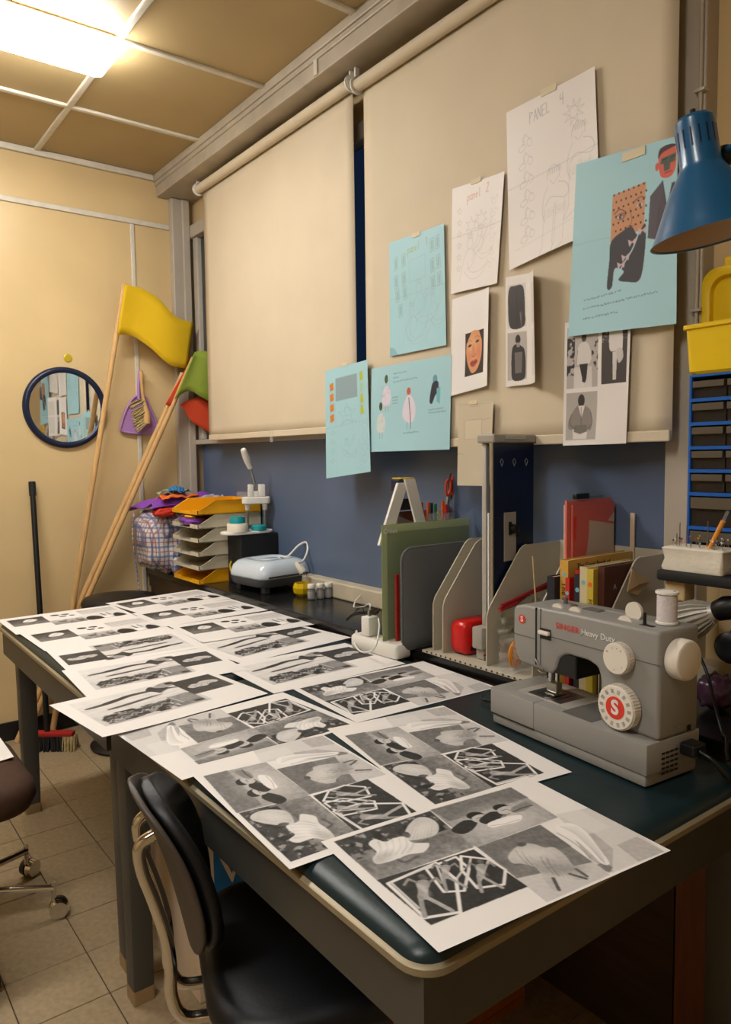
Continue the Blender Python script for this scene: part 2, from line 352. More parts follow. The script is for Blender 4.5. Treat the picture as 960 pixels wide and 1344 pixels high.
    def colors(s):
        a = s.a.reshape(s.ny, s.ss, s.nx, s.ss, 3).mean(axis=(1, 3))/255
        a = np.where(a <= .04045, a/12.92, ((a+.055)/1.055)**2.4); return np.concatenate([a, np.ones((s.ny, s.nx, 1))], 2)
def print_mesh(cv, name, posfn):
    """grid mesh whose points carry the printed colour; posfn(U,V)->(ny,nx,3)"""
    ny, nx = cv.ny, cv.nx; U, V = np.meshgrid(np.linspace(0, 1, nx), np.linspace(0, 1, ny)); P = posfn(U, V).reshape(-1, 3)
    idx = np.arange(ny*nx).reshape(ny, nx); F = np.stack([idx[:-1, :-1], idx[1:, :-1], idx[1:, 1:], idx[:-1, 1:]], -1).reshape(-1, 4)
    me = bpy.data.meshes.new(name); me.vertices.add(len(P)); me.vertices.foreach_set('co', P.ravel()); nf = len(F)
    me.loops.add(nf*4); me.loops.foreach_set('vertex_index', F.ravel().astype(np.int32)); me.polygons.add(nf)
    me.polygons.foreach_set('loop_start', np.arange(0, nf*4, 4, dtype=np.int32)); me.polygons.foreach_set('use_smooth', np.ones(nf, bool)); me.update()
    at = me.color_attributes.new('Col', 'FLOAT_COLOR', 'POINT'); at.data.foreach_set('color', cv.colors().ravel()); me.validate(); return me

# ================================================================== STRUCTURE
def struct(o): o['kind'] = 'structure'; return o
X0, Y0 = -2.6, -2.2
floor = struct(B().box(X0, 1.80, Y0, 3.80, -.06, -.003).build('floor', M['grout'], label='tan speckled floor tiles with dark joints'))
xe = [.530+.2015*k for k in range(-16, 7)]; ye = [1.957+.188*k for k in range(-23, 11)]
tsrc = None; rest = B()
for i in range(len(xe)-1):
    for j in range(len(ye)-1):
        x0, x1, y0, y1 = xe[i], xe[i+1], ye[j], ye[j+1]; y1 = min(y1, 3.72); x1 = min(x1, 1.70)
        if y0 > 3.7 or x0 > 1.68 or x0 < X0 or y0 < Y0: continue
        full = abs(x1-x0-.2015) < 1e-6 and abs(y1-y0-.188) < 1e-6
        if full and -.45 < x0 < 1.35 and y0 > 1.1:
            if tsrc is None:
                tsrc = B().box(-.0995, .0995, -.0928, .0928, -.004, 0, .0012, seg=1).build('tile', M['tile'], floor)
                tsrc.parent = None; tile = tsrc; tile.parent = floor
            else: tile = bpy.data.objects.new('tile', tsrc.data); COL.objects.link(tile); tile.parent = floor
            fl = WM[floor.name].translation
            tile.location = Vector(((x0+x1)/2, (y0+y1)/2, random.uniform(-.0006, .0004)))-fl
        else: rest.box(x0+.001, x1-.001, y0+.001, y1-.001, -.004, 0)
rest.build('tile_field', M['tile'], floor, world=True, kind='stuff')

wb = struct(B().box(X0, 1.80, YB, YB+.08, 0, ZCEIL+.05).build('wall_back', M['wall'], label='glossy cream painted wall behind the tables'))
struct(B().box(X0-.08, X0, Y0, YB+.08, 0, ZCEIL+.05).build('wall_left', M['wall'], label='cream wall opposite the window'))
struct(B().box(X0, 1.80, Y0-.08, Y0, 0, ZCEIL+.05).build('wall_front', M['wall'], label='cream wall behind the viewer'))
ceiling = struct(B().box(X0, 1.80, Y0, YB+.08, 2.739, 2.80).build('ceiling', M['ceil'], label='tan panelled ceiling with white battens'))
cx = [1.497-.56*k for k in range(8)][::-1]; cy = ([3.72, 3.187]+[3.187-.592*k for k in range(1, 10)])[::-1]
for i in range(len(cx)-1):
    for j in range(len(cy)-1):
        B().box(cx[i]+.004, cx[i+1]-.004, cy[j]+.004, cy[j+1]-.004, 2.727, 2.74, .002, seg=1).build('panel', M['ceil'], ceiling, world=True)
for x in cx[1:-1]: B().box(x-.013, x+.013, Y0, YB, 2.717, 2.73, .005).build('batten', M['batten'], ceiling, world=True)
for y in cy[1:-1]: B().box(X0, 1.497, y-.013, y+.013, 2.7165, 2.73, .005).build('batten', M['batten'], ceiling, world=True)
struct(B().box(X0, 1.49, YB-.02, YB, 2.698, 2.727, .006).build('trim_1', M['batten'], label='pale moulding where back wall meets ceiling'))
bm_ = struct(B().box(1.505, 1.80, Y0, YB, 2.625, 2.739, .004).build('beam', M['beam'], label='grey painted beam above the window'))
for x, z0, z1 in ((1.490, 2.694, 2.728), (1.498, 2.676, 2.700)): B().box(x, 1.51, Y0, YB, z0, z1, .004).build('moulding', M['beam'], bm_, world=True)
for px in ((414, 88),):
    y = onx(414, 88, 1.50)[1]; B().box(1.499, 1.51, y-.012, y+.012, 2.628, 2.68, .002).build('joint_strip', M['batten'], bm_, world=True)
# back wall battens
struct(B().box(X0, 1.567, YB-.010, YB, 2.470, 2.496, .004).build('trim_2', M['batten'], label='pale horizontal batten high on the back wall'))
struct(B().box(1.362, 1.384, YB-.009, YB, .09, 2.470, .004).build('trim_3', M['batten'], label='pale vertical batten on the back wall'))
struct(B().box(X0, 1.60, YB-.012, YB, 0, .088, .003).build('baseboard_back', M['base'], label='black baseboard of the back wall'))
# window wall
ww = B()
ww.box(XW, XW+.10, Y0, YB, 0, .80); ww.box(XW-.005, XW+.10, Y0, .986, .80, 2.63); ww.box(XW-.005, XW+.10, .986, YB, 2.49, 2.63)
struct(ww.build('wall_window', M['wall'], label='cream wall around and below the window'))
win = struct(B().box(1.655, 1.705, .985, 3.70, 1.375, 1.40, .004).build('window_1', M['frame'], label='grey framed window behind the roller blinds'))
B().box(1.66, 1.705, .985, 3.70, 2.435, 2.50, .006).build('window_frame', M['frame'], win, world=True)
B().box(1.675, 1.705, 3.625, 3.675, 1.40, 2.44, .006).build('window_frame', M['frame'], win, world=True)
B().box(1.675, 1.705, .985, 1.04, 1.40, 2.44, .006).build('window_frame', M['frame'], win, world=True)
B().box(1.680, 1.705, 2.02, 2.10, 1.40, 2.44, .006).build('mullion', M['frame'], win, world=True)
B().box(1.700, 1.704, 2.10, 3.63, 1.40, 2.44).build('pane', M['glass'], win, world=True)
B().box(1.700, 1.704, 1.04, 2.02, 1.40, 2.44).build('pane', M['glass'], win, world=True)
B().box(1.690, 1.71, .985, 3.66, .808, 1.378, .002).build('lower_panel', M['bluepanel'], win, world=True, label='slate blue painted panel below the window')
B().box(1.640, 1.71, .60, 3.66, ZC+.0005, .812, .006).build('window_sill', M['sill'], win, world=True)
st = struct(B().box(1.567, 1.625, YB-.045, YB, ZC+.001, 2.625, .006).build('trim_4', M['frame'], label='grey corner post between back wall and window'))
B().box(1.620, 1.66, YB-.055, YB-.001, ZC+.001, 2.625, .006).build('strip', M['frame'], st, world=True)
rp = struct(B().box(1.645, 1.70, .905, .99, ZC+.001, 2.625, .005).build('trim_5', M['frame'], label='beige post at the right end of the window'))
B().cyl((1.640, .914, .815), (1.640, .914, 2.62), .0045).build('conduit', M['frame'], rp, world=True, smooth=40)
for z in (1.43, 1.62, 1.82, 2.1): B().box(1.630, 1.650, .900, .924, z, z+.006).build('pipe_clip', M['alu'], rp, world=True)

# ------------------------------------------------------------------ lamps on the ceiling
diff = emit('lamp_diffuser', LAMP_COL, LAMP_POWER)
def ceiling_lamp(x0, x1, y0, y1, label):
    t = thing('ceiling_light', label, 'ceiling light', ((x0+x1)/2, (y0+y1)/2, 2.64), group='ceiling lights')
    B().box(x0+.02, x1-.012, y0+.015, y1-.015, 2.700, 2.7165, .003).build('base', M['white'], t, world=True)
    d = B(); d.loft([[(p[0], p[1], z) for p in rrect((x0+x1)/2, (y0+y1)/2, x1-x0-2*i, y1-y0-2*i, .025, 4)] for i, z in ((.004, 2.703), (0, 2.695), (0, 2.672), (.012, 2.655), (.035, 2.646))])
    d.build('diffuser', diff, t, world=True, smooth=35); return t
ceiling_lamp(-.33, .935, 2.555, 2.765, 'long glowing ceiling light close to the back wall')
ceiling_lamp(-1.45, -.185, .42, .63, 'long ceiling light on the side of the room away from the window')

# ------------------------------------------------------------------ roller blinds
def roller_blind(y0, y1, ztop, zbot, label, clip):
    t = thing('roller_blind', label, 'roller blind', (XB, (y0+y1)/2, zbot), group=None)
    def f(u, v): return (XB+.004*math.sin(u*5+1)*v-.003*v*v, y0+(y1-y0)*u, ztop+(zbot-ztop)*v)
    B().grid(f, 24, 24).build('fabric', M['blind'], t, world=True, smooth=180, solid=.0008)
    B().cyl((1.583, y0-.012, ztop+.005), (1.583, y1+.012, ztop+.005), .021, seg=20).build('roller_tube', M['blind'], t, world=True, smooth=40)
    B().box(XB-.008, XB+.004, y0+.002, y1-.002, zbot-.012, zbot+.014, .003).build('bottom_bar', M['blind'], t, world=True)
    for y, s in ((y0-.012, -1), (y1+.012, 1)):
        b = B(); b.cyl((1.583, y, ztop+.005), (1.583, y+s*.006, ztop+.005), .029, seg=20); b.cyl((1.583, y+s*.006, ztop+.005), (1.583, y+s*.010, ztop+.005), .024, seg=20)
        b.box(1.575, 1.592, min(y, y+s*.008), max(y, y+s*.008), ztop+.02, 2.6245)
        b.build('bracket', M['white'], t, world=True, smooth=40)
    if clip: B().box(XB-.012, XB-.006, clip-.012, clip+.012, zbot-.035, zbot+.012, .003).build('pull_tab', M['film'], t, world=True)
roller_blind(2.160, 3.375, 2.578, 1.402, 'cream roller blind nearest the back wall corner, hanging bare', onx(359, 578, XB)[1])
roller_blind(.945, 2.098, 2.558, 1.340, 'wide cream roller blind covered in pinned paper sheets', None)

# ------------------------------------------------------------------ desks
def desk(name, x0, x1, y0, y1, label):
    t = thing(name, label, 'desk', ((x0+x1)/2, (y0+y1)/2, 0)); cx_, cy_ = (x0+x1)/2, (y0+y1)/2; w, d = x1-x0, y1-y0
    R = lambda i, z, r=.045: [(p[0], p[1], z) for p in rrect(cx_, cy_, w-2*i, d-2*i, max(r-i, .004), 6)]
    B().loft([R(.006, .698), R(.006, .7005), R(.008, .708), R(.014, .7145), R(.024, .7195), R(.038, ZT-.0006), R(.06, ZT-.0003)]).build('desk_pad', M['pad'], t, world=True, smooth=60)
    B().loft([R(.004, .690), R(0, .692), R(0, .701), R(.004, .704)]).build('edge_trim', M['strip'], t, world=True, smooth=40)
    ap = B(); i = .014
    ap.box(x0+i, x0+i+.02, y0+i, y1-i, .600, .690); ap.box(x1-i-.02, x1-i, y0+i, y1-i, .600, .690); ap.box(x0+i+.02, x1-i-.02, y0+i, y0+i+.02, .600, .690); ap.box(x0+i+.02, x1-i-.02, y1-i-.02, y1-i, .600, .690)
    ap.build('apron', M['desk'], t, world=True)
    for lx, ly in ((x0+.045, y0+.045) if y0 < 1 else (x0+.075, y0+.07), (x1-.045, y0+.045), (x0+.05, y1-.05) if y0 < 1 else (x0+.078, y1-.055), (x1-.045, y1-.045)):
        lg = B(); lg.loft([[(p[0], p[1], z) for p in rrect(lx, ly, wd_, wd_, .006, 2)] for wd_, z in ((.052, .035), (.062, .690))])
        l = lg.build('leg', M['desk'], t, world=True, smooth=30)
        B().loft([[(p[0], p[1], z) for p in rrect(lx, ly, .053, .053, .005, 2)] for z in (.0002, .036)]).build('leg_shoe', M['shoe'], l, world=True)
    return t
DX0, DX1 = .535, 1.374
desk('work_desk', DX0, DX1, .612, 1.757, 'grey metal desk with dark green padded top carrying the sewing machine')
desk('work_desk', DX0, DX1, 1.765, 2.955, 'grey metal desk by the back wall, covered with prints')

# ------------------------------------------------------------------ counter under the window
c = thing('window_counter', 'long black topped counter running under the window', 'counter', (1.54, 2.1, 0))
B().box(1.382, 1.700, .30, 3.718, ZC-.028, ZC, .004).build('countertop', M['counter'], c, world=True)
B().box(1.392, 1.412, .30, 3.70, .655, ZC-.028).build('front_rail', M['brown'], c, world=True)
for y in (.30, 1.0, 1.9, 2.8, 3.68): B().box(1.412, 1.695, y, y+.022, .0002, ZC-.0285).build('support_panel', M['brown'] if y > .5 else M['redwood'], c, world=True)
for a_, b_, m_ in ((.302, .66, 'brown'), (.664, .80, 'redwood'), (.804, 1.30, 'brown'), (1.304, 1.90, 'brown'), (1.904, 2.80, 'brown'), (2.804, 3.70, 'brown')): B().box(1.400, 1.4115, a_, b_, .0002, .6545).build('front_panel', M[m_], c, world=True)

# ================================================================== PRINTS ON THE DESKS
K = lambda v: (v, v*.985, v*.97)
def homography(src, dst):
    A = []
    for (x, y), (u, v) in zip(src, dst): A += [[x, y, 1, 0, 0, 0, -u*x, -u*y, -u], [0, 0, 0, x, y, 1, -v*x, -v*y, -v]]
    h = np.linalg.svd(np.array(A, float))[2][-1].reshape(3, 3)
    def f(*pts):
        out = []
        for x, y in pts: q = h @ np.array([x, y, 1.]); out.append((q[0]/q[2], q[1]/q[2]))
        return out
    return f
def design_figures(cell):
    """figure collage: dancer, sleepers, draped figure, polygon frames (loose shapes)"""
    c = Cv(420, 297, cell, (228, 224, 220))
    G = homography([(40, 172), (528, 16), (912, 194), (308, 442)], [(0, 0), (420, 0), (420, 297), (0, 297)])
    # pale picture at the right
    c.poly(G((600, 105), (712, 83), (893, 197), (752, 250)), K(206)); c.poly(G((600, 105), (660, 93), (742, 135), (700, 150)), K(214)); c.poly(G((640, 155), (700, 150), (752, 190), (752, 250), (690, 215)), K(176))
    c.poly(G((762, 180), (815, 158), (893, 197), (822, 222)), K(178)); c.poly(G((700, 232), (730, 222), (752, 236), (745, 250)), K(120))
    c.curve(G((600, 134), (622, 126), (652, 130), (684, 152), (716, 190), (744, 226), (722, 226), (690, 198), (652, 168), (612, 150)), K(232))
    for k in range(6): c.spline(G((612+8*k, 134), (650+7*k, 152+2*k), (690+6*k, 186+3*k), (722+2*k, 218+2*k)), 1.1, K(150+8*k), .6)
    c.spline(G((604, 150), (650, 176), (694, 212)), 2, K(130), .6)
    # dancer in front of trees
    q = G((70, 172), (292, 100), (395, 185), (165, 262)); c.poly(q, K(120)); c.poly(G((70, 172), (292, 100), (330, 132), (105, 205)), K(52)); xs, ys = [p[0] for p in q], [p[1] for p in q]
    x0, x1, y0, y1 = min(xs)+2, max(xs)-2, min(ys)+2, max(ys)-2
    c.blotch(x0, y0, x1, y0+(y1-y0)*.45, K(150), .60, 9); c.blotch(x0, y0, x1, y0+(y1-y0)*.5, K(20), .52, 12); c.grad(x0, y0+(y1-y0)*.55, x1, y1, K(96), K(142), 90, 60, 6, .8)
    c.curve(G((232, 152), (242, 132), (262, 116), (288, 116), (308, 128), (312, 144), (300, 158), (268, 166), (240, 168)), K(196)); c.curve(G((148, 178), (162, 166), (186, 172), (206, 164), (230, 160), (250, 174), (288, 176), (276, 196), (240, 202), (210, 214), (168, 224), (156, 212), (166, 196)), K(220))
    for k in range(7): c.spline(G((244+8*k, 164), (252+7*k, 142), (262+6*k, 122)), 2.4, K(150), .3)
    for k in range(6): c.spline(G((170+16*k, 172-2*k), (176+15*k, 190-2*k), (168+14*k, 208-2*k)), 3, K(160), .35)
    c.ell(*G((236, 156))[0], 6, 9, K(70), 20); c.spline(G((214, 214), (232, 220), (262, 206)), 5, K(70), .7)
    c.ell(*G((200, 186))[0], 34, 14, K(238), -20, .5, .6); c.ell(*G((178, 210))[0], 20, 10, K(150), -20, .5, .6); c.ell(*G((276, 140))[0], 26, 14, K(226), -30, .5, .6)
    # sleepers
    q = G((292, 98), (486, 42), (606, 112), (402, 185)); c.poly(q, K(150)); c.poly(G((292, 98), (486, 42), (530, 66), (338, 124)), K(112)); c.ell(*G((470, 120))[0], 62, 40, K(206), 0, .8, .7)
    for hx_, hy_, s_ in ((400, 110, 1.), (462, 90, .92)):
        c.curve(G((hx_-58*s_, hy_+34*s_), (hx_-28*s_, hy_+12*s_), (hx_+4, hy_+14), (hx_-8, hy_+34*s_), (hx_-34*s_, hy_+44*s_)), K(34)); c.ell(*G((hx_, hy_))[0], 15*s_, 12*s_, K(16), 10); c.curve(G((hx_-8, hy_+4), (hx_+16, hy_-4), (hx_+30*s_, hy_+6), (hx_+16, hy_+16), (hx_-4, hy_+14)), K(190)); c.spline(G((hx_+2, hy_+8), (hx_+14, hy_+4), (hx_+24, hy_+8)), 1.3, K(70), .8)
        c.curve(G((hx_+28*s_, hy_+2), (hx_+62*s_, hy_-14), (hx_+84*s_, hy_-8), (hx_+64*s_, hy_+6), (hx_+36*s_, hy_+12)), K(130)); c.spline(G((hx_+30, hy_+10), (hx_+60*s_, hy_), (hx_+84*s_, hy_-6)), 2.6, K(40), .8)
    c.curve(G((430, 128), (474, 112), (512, 108), (508, 122), (468, 132), (440, 138)), K(232)); c.spline(G((436, 134), (474, 128), (508, 118)), 1.2, K(120), .6)
    # draped figure
    q = G((404, 185), (560, 130), (746, 254), (580, 322), (532, 284)); c.poly(q, K(122)); c.poly(G((404, 185), (560, 130), (640, 182), (484, 238)), K(108)); c.poly(G((500, 262), (700, 222), (746, 254), (580, 322), (532, 284)), K(196))
    for k in range(6): c.line(G((420+26*k, 196-9*k), (500+26*k, 250-9*k)), 1, K(84), .35)
    c.curve(G((480, 208), (496, 188), (520, 176), (548, 178), (572, 186), (598, 186), (628, 208), (654, 238), (686, 262), (662, 268), (634, 254), (602, 262), (614, 290), (600, 294), (574, 268), (556, 240), (520, 226), (492, 224)), K(184))
    c.ell(*G((514, 178))[0], 8, 6, K(80))
    for k in range(8): c.spline(G((498+16*k, 192+4*k), (514+15*k, 212+4*k), (540+14*k, 236+4*k)), 3.4 if k % 2 else 2, K(90+30*(k % 4)), .45)
    for a_, b_ in (((596, 262), (612, 292)), ((640, 252), (682, 264)), ((656, 240), (684, 258))): c.line(G(a_, b_), 5, K(60), .85)
    c.ell(*G((540, 200))[0], 34, 14, K(220), 25, .5, .6); c.ell(*G((610, 236))[0], 30, 14, K(120), 35, .5, .6)
    # polygon frames with three figures on black
    q = G((165, 262), (395, 190), (530, 282), (290, 372)); c.poly(q, K(40));
    for f_, w in ((((190, 270), (304, 222), (352, 262), (362, 342), (276, 354)), 5.5), (((280, 236), (352, 208), (384, 236), (372, 290), (322, 292)), 4.6), (((364, 206), (432, 214), (474, 240), (470, 276), (404, 284), (366, 240)), 4.8)): c.line(G(*f_), w, K(226), 1, True)
    for a_, b_ in (((198, 268), (262, 330)), ((236, 252), (300, 226)), ((304, 224), (330, 292)), ((352, 262), (372, 236)), ((388, 212), (372, 286)), ((432, 216), (404, 284))): c.line(G(a_, b_), 3.6, K(210), .95)
    for hx_, hy_, s_ in ((272, 256, 1.), (326, 222, .72), (412, 220, .78)):
        c.ell(*G((hx_, hy_))[0], 5.5*s_, 8*s_, K(90)); c.curve(G((hx_-16*s_, hy_+12*s_), (hx_, hy_+6*s_), (hx_+18*s_, hy_+12*s_), (hx_+12*s_, hy_+34*s_), (hx_+14*s_, hy_+52*s_), (hx_-12*s_, hy_+52*s_), (hx_-12*s_, hy_+32*s_)), K(158)); c.ell(*G((hx_+2*s_, hy_+28*s_))[0], 4*s_, 15*s_, K(206), 0, .6, .6)
        for pts in (((hx_-14*s_, hy_+12*s_), (hx_-34*s_, hy_+4*s_), (hx_-44*s_, hy_+18*s_)), ((hx_+16*s_, hy_+12*s_), (hx_+32*s_, hy_+2*s_), (hx_+44*s_, hy_+14*s_))): c.line(G(*pts), 4.6*s_, K(140))
        c.line(G((hx_-6*s_, hy_+48*s_), (hx_-2*s_, hy_+72*s_), (hx_+4*s_, hy_+94*s_)), 7*s_, K(150)); c.line(G((hx_+8*s_, hy_+48*s_), (hx_+38*s_, hy_+64*s_), (hx_+70*s_, hy_+82*s_)), 7*s_, K(168))
    return c
def design_beach(cell):
    c = Cv(420, 297, cell, (228, 224, 220)); c.grad(34, 30, 300, 236, K(216), K(196), 90, 22, 26)
    for k, y in enumerate((66, 96, 128)): c.spline([(34, y), (110, y-8+3*k), (190, y+6), (296, y-10)], 2.2, K(236), .8)
    # long limbs
    c.curve([(52, 90), (110, 78), (168, 60), (232, 66), (236, 76), (172, 76), (112, 94), (56, 100)], K(64)); c.curve([(96, 80), (150, 66), (168, 66), (150, 78), (100, 92)], K(34))
    c.curve([(88, 128), (140, 118), (198, 110), (236, 112), (196, 120), (140, 132), (92, 136)], K(80)); c.curve([(214, 64), (234, 40), (252, 60), (278, 44), (268, 72), (290, 84), (250, 88), (236, 104), (226, 84)], K(50))
    c.curve([(240, 50), (276, 30), (300, 36), (296, 62), (262, 70)], K(150)); c.ell(286, 46, 11, 10, K(30)); c.line([(236, 100), (262, 84), (300, 92)], 5, K(120))
    # row of dark seated shapes
    c.poly([(44, 190), (90, 172), (150, 176), (214, 158), (250, 150), (250, 196), (180, 214), (60, 232), (48, 214)], K(120), .8)
    c.blotch(48, 160, 250, 226, K(26), .50, 16); c.blotch(60, 184, 240, 224, K(226), .60, 12, .9)
    for k in range(7):
        x = 64+27*k; y = 200-5*k; c.curve([(x-14, y+10), (x-8, y-10), (x+8, y-14), (x+14, y), (x+4, y+6), (x-2, y+14)], K(40+16*(k % 3)), .9); c.spline([(x-10, y+16), (x+2, y+2), (x+16, y+14)], 2.4, K(222), .8); c.ell(x+2, y-13, 8, 4.5, K(128), -20, .8)
    # grey block and dark square with pale object
    c.grad(226, 146, 290, 228, K(110), K(132), 30, 24, 8); c.poly([(226, 150), (282, 140), (286, 196), (234, 206)], K(140), .8); c.line([(232, 152), (240, 206)], 2, K(220)); c.ell(276, 214, 13, 7, K(46))
    c.grad(288, 46, 402, 172, K(48), K(66), 60, 20, 10)
    c.curve([(304, 112), (322, 96), (338, 98), (352, 88), (376, 92), (392, 106), (384, 120), (364, 118), (350, 130), (330, 126), (312, 126)], K(190))
    for k in range(4): c.spline([(312+18*k, 104), (326+17*k, 112), (318+18*k, 122)], 2, K(110), .9)
    return c
def design_stage(cell):
    c = Cv(420, 297, cell, (228, 224, 220))
    c.grad(24, 44, 144, 170, K(46), K(110), 90, 60, 12); c.curve([(64, 110), (84, 72), (108, 76), (116, 100), (92, 122)], K(220)); c.line([(74, 110), (100, 84)], 2, K(150))
    c.grad(24, 130, 144, 170, K(120), K(96), 0, 60, 8, .8)
    c.grad(144, 150, 270, 232, K(190), K(120), 90, 50, 14); c.blotch(144, 160, 270, 232, K(60), .55, 14, .8)
    for x, y, r in ((186, 60, 16), (222, 66, 14), (206, 96, 13), (238, 98, 10)): c.ell(x, y, r, r*.8, K(18), 20)
    c.ell(208, 78, 13, 10, K(230)); c.ell(226, 86, 6, 5, K(235))
    c.grad(270, 34, 402, 120, K(186), K(210), 90, 16, 14)
    for k in range(3): c.line([(282, 56+16*k), (392, 50+16*k)], 3.2, K(232)); c.line([(282, 60+16*k), (392, 54+16*k)], 1.6, K(110))
    c.grad(258, 120, 402, 232, K(226), K(200), 90, 8, 14)
    c.curve([(262, 190), (284, 160), (310, 176), (318, 224), (268, 230)], K(24)); c.curve([(366, 178), (386, 160), (402, 216), (360, 226)], K(30)); c.line([(330, 140), (336, 190)], 5, K(26)); c.line([(352, 134), (356, 176)], 4, K(40)); c.curve([(318, 196), (340, 186), (352, 214), (326, 222)], K(236))
    return c
SW, SH = .42, .297
def flat(U, V): return np.stack([(U-.5)*SW, (.5-V)*SH, np.zeros_like(U)], -1)
def curl(a):
    def f(U, V):
        return np.stack([(U-.5)*SW, (.5-V)*SH, a*(np.clip(.45-U, 0, 1)**2)*4*(.35+.65*V)], -1)
    return f
cvA, cvB, cvC = design_figures(1.25).photo(1, 9, 5), design_beach(1.6).photo(1, 9, 6), design_stage(2.0).photo(1, 9, 6)
PM = {'A': print_mesh(cvA, 'figure_print', flat), 'B': print_mesh(cvB, 'beach_print', flat), 'C': print_mesh(cvC, 'stage_print', flat), 'Bc': print_mesh(cvB, 'beach_print_curled', curl(.006))}
for m_ in PM.values(): m_.materials.append(PRINT)
loccorn = {'TL': (-SW/2, SH/2), 'TR': (SW/2, SH/2), 'BR': (SW/2, -SH/2), 'BL': (-SW/2, -SH/2)}
def place_print(design, label, z, **px):
    ks = list(px); P = np.array([complex(*onz(*px[k], ZT)[:2]) for k in ks]); L = np.array([complex(*loccorn[k]) for k in ks])
    r = np.sum((P-P.mean())*np.conj(L-L.mean())); r /= abs(r); c_ = P.mean()-r*L.mean()
    o = bpy.data.objects.new('art_print', PM[design]); COL.objects.link(o); o.location = (c_.real, c_.imag, ZT+.0004+z*.0007); o.rotation_euler.z = math.atan2(r.imag, r.real)
    o['label'] = label; o['category'] = 'print'; o['group'] = 'black and white collage prints laid out on the desks'; return o
FIG, BEA, STA = 'dancer collage print', 'bathers collage print with one black square', 'stage collage print'
place_print('A', FIG+' on the desk corner, its bottom edge overhanging', 3, TL=(440, 1106), TR=(684, 1028), BR=(876, 1117), BL=(574, 1241))
place_print('A', FIG+' turned sideways, lying against the front of the sewing machine', 2, TL=(572, 1065), TR=(434, 958), BR=(583, 928), BL=(743, 1012))
place_print('A', FIG+' turned sideways over the desk edge above the black chair', 1, TL=(368, 1130), TR=(250, 1016))
place_print('A', FIG+' upside down over the corner where the two desks meet', 0, TL=(455, 945), TR=(238, 1024), BR=(155, 966), BL=(385, 912))
place_print('A', FIG+' lying between the sewing machine and the power strip', 1, TL=(397, 905), TR=(553, 868), BR=(645, 903), BL=(465, 948))
place_print('Bc', BEA+', curled corner hanging over the desk gap', 4, TL=(83, 925), TR=(263, 885), BR=(347, 908), BL=(128, 973))
place_print('B', BEA+', overhanging the desk edge, second from the desk gap', 3, TL=(76, 884), BL=(115, 915), BR=(330, 880))
place_print('B', BEA+', lying upside down among the prints', 2, BR=(62, 851), TR=(93, 880), TL=(264, 850))
place_print('B', BEA+', right beside the power strip', 1.6, TL=(296, 876), BL=(356, 912), BR=(530, 871))
place_print('B', BEA+', along the counter behind the power strip one', .8, TL=(264, 848), BL=(306, 873), BR=(455, 836))
place_print('C', STA+' at the outer far corner of the desk by the back wall', 0, TL=(0, 814), TR=(151, 794.5), BR=(172, 809), BL=(22.5, 833))
place_print('C', STA+' overhanging the desk edge beside the upside down print', 1, TL=(33, 833), TR=(193, 809), BR=(218, 825), BL=(52, 856))
place_print('C', STA+' at the far desk end below the yellow letter tray', 2, TL=(150, 793), TR=(262, 775), BL=(175, 806), BR=(300, 784))
place_print('C', STA+' along the counter, in front of the heat press', 3, TL=(180, 807), BL=(208, 823), BR=(352, 801))
place_print('C', STA+' along the counter, in front of the small bottles', 4, TL=(226, 824), BL=(262, 844), BR=(415, 820))

# ================================================================== SHEETS ON THE BLIND
LB, WHT, PEN = (160, 203, 212), (228, 222, 216), (150, 150, 150)
def sheet(name, cv, corners, label, off=.006, bulge=.004, edge=0., tape=None, cat='paper sheet', curlR=0.):
    """corners: TL,TR,BR,BL pixels, measured on the blind's own plane"""
    P = [onx(x, y, XB-off)[1:] for x, y in corners]
    def f(U, V):
        q = [(P[0][k]*(1-U)*(1-V)+P[1][k]*U*(1-V)+P[2][k]*U*V+P[3][k]*(1-U)*V) for k in (0, 1)]
        x = XB-off-bulge*np.sin(U*3.1)*np.sin(V*6+1)*V-bulge*V*.6-edge*np.clip(U-.72, 0, 1)**2*10-curlR*np.clip(U-.55, 0, 1)**1.5
        return np.stack([x, q[0], q[1]], -1)
    o = finish(name, print_mesh(cv, name, f), PRINT, label=label, cat=cat, group='sheets pinned to the blind')
    if tape:
        (a, b, w, h) = tape; p = onx(a, b, XB-off-.0015)
        B().box(p[0]-.0006, p[0], p[1]-w/2, p[1]+w/2, p[2]-h/2, p[2]+h/2).build('tape', M['tape'], o, world=True)
    return o
def star(c, x, y, r, col=PEN, w=.9, n=5, al=.55):
    c.line([(x+(r if k % 2 == 0 else r*.42)*math.sin(math.pi*k/n), y-(r if k % 2 == 0 else r*.42)*math.cos(math.pi*k/n)) for k in range(2*n)], w, col, al, True)
def crease(c, y, w, slope=0.):
    c.line([(0, y), (w, y+slope)], 1.4, (150, 160, 165), .5)
def figure_lines(c, x, y, s, al=.55):
    """loose pencil drawing of a seated figure"""
    for p in ([(0, 0), (-10, 10), (-12, 26), (0, 34), (12, 24), (9, 6), (0, 0)], [(-9, 32), (-26, 60), (-36, 100), (-44, 126)], [(9, 32), (24, 56), (10, 84), (-12, 92)], [(-12, 70), (6, 100), (40, 104), (70, 92), (82, 76)], [(-24, 96), (10, 122), (52, 118), (84, 84)], [(14, 40), (40, 20), (54, -14), (66, -30)], [(20, 52), (50, 34), (62, 2), (72, -26)]):
        c.spline([(x+a*s, y+b*s) for a, b in p], .9, PEN, al)
    for k in range(5): c.spline([(x-10*s+5*k*s, y+4*s), (x-12*s+6*k*s, y-10*s), (x-4*s+4*k*s, y-6*s)], .8, PEN, al)
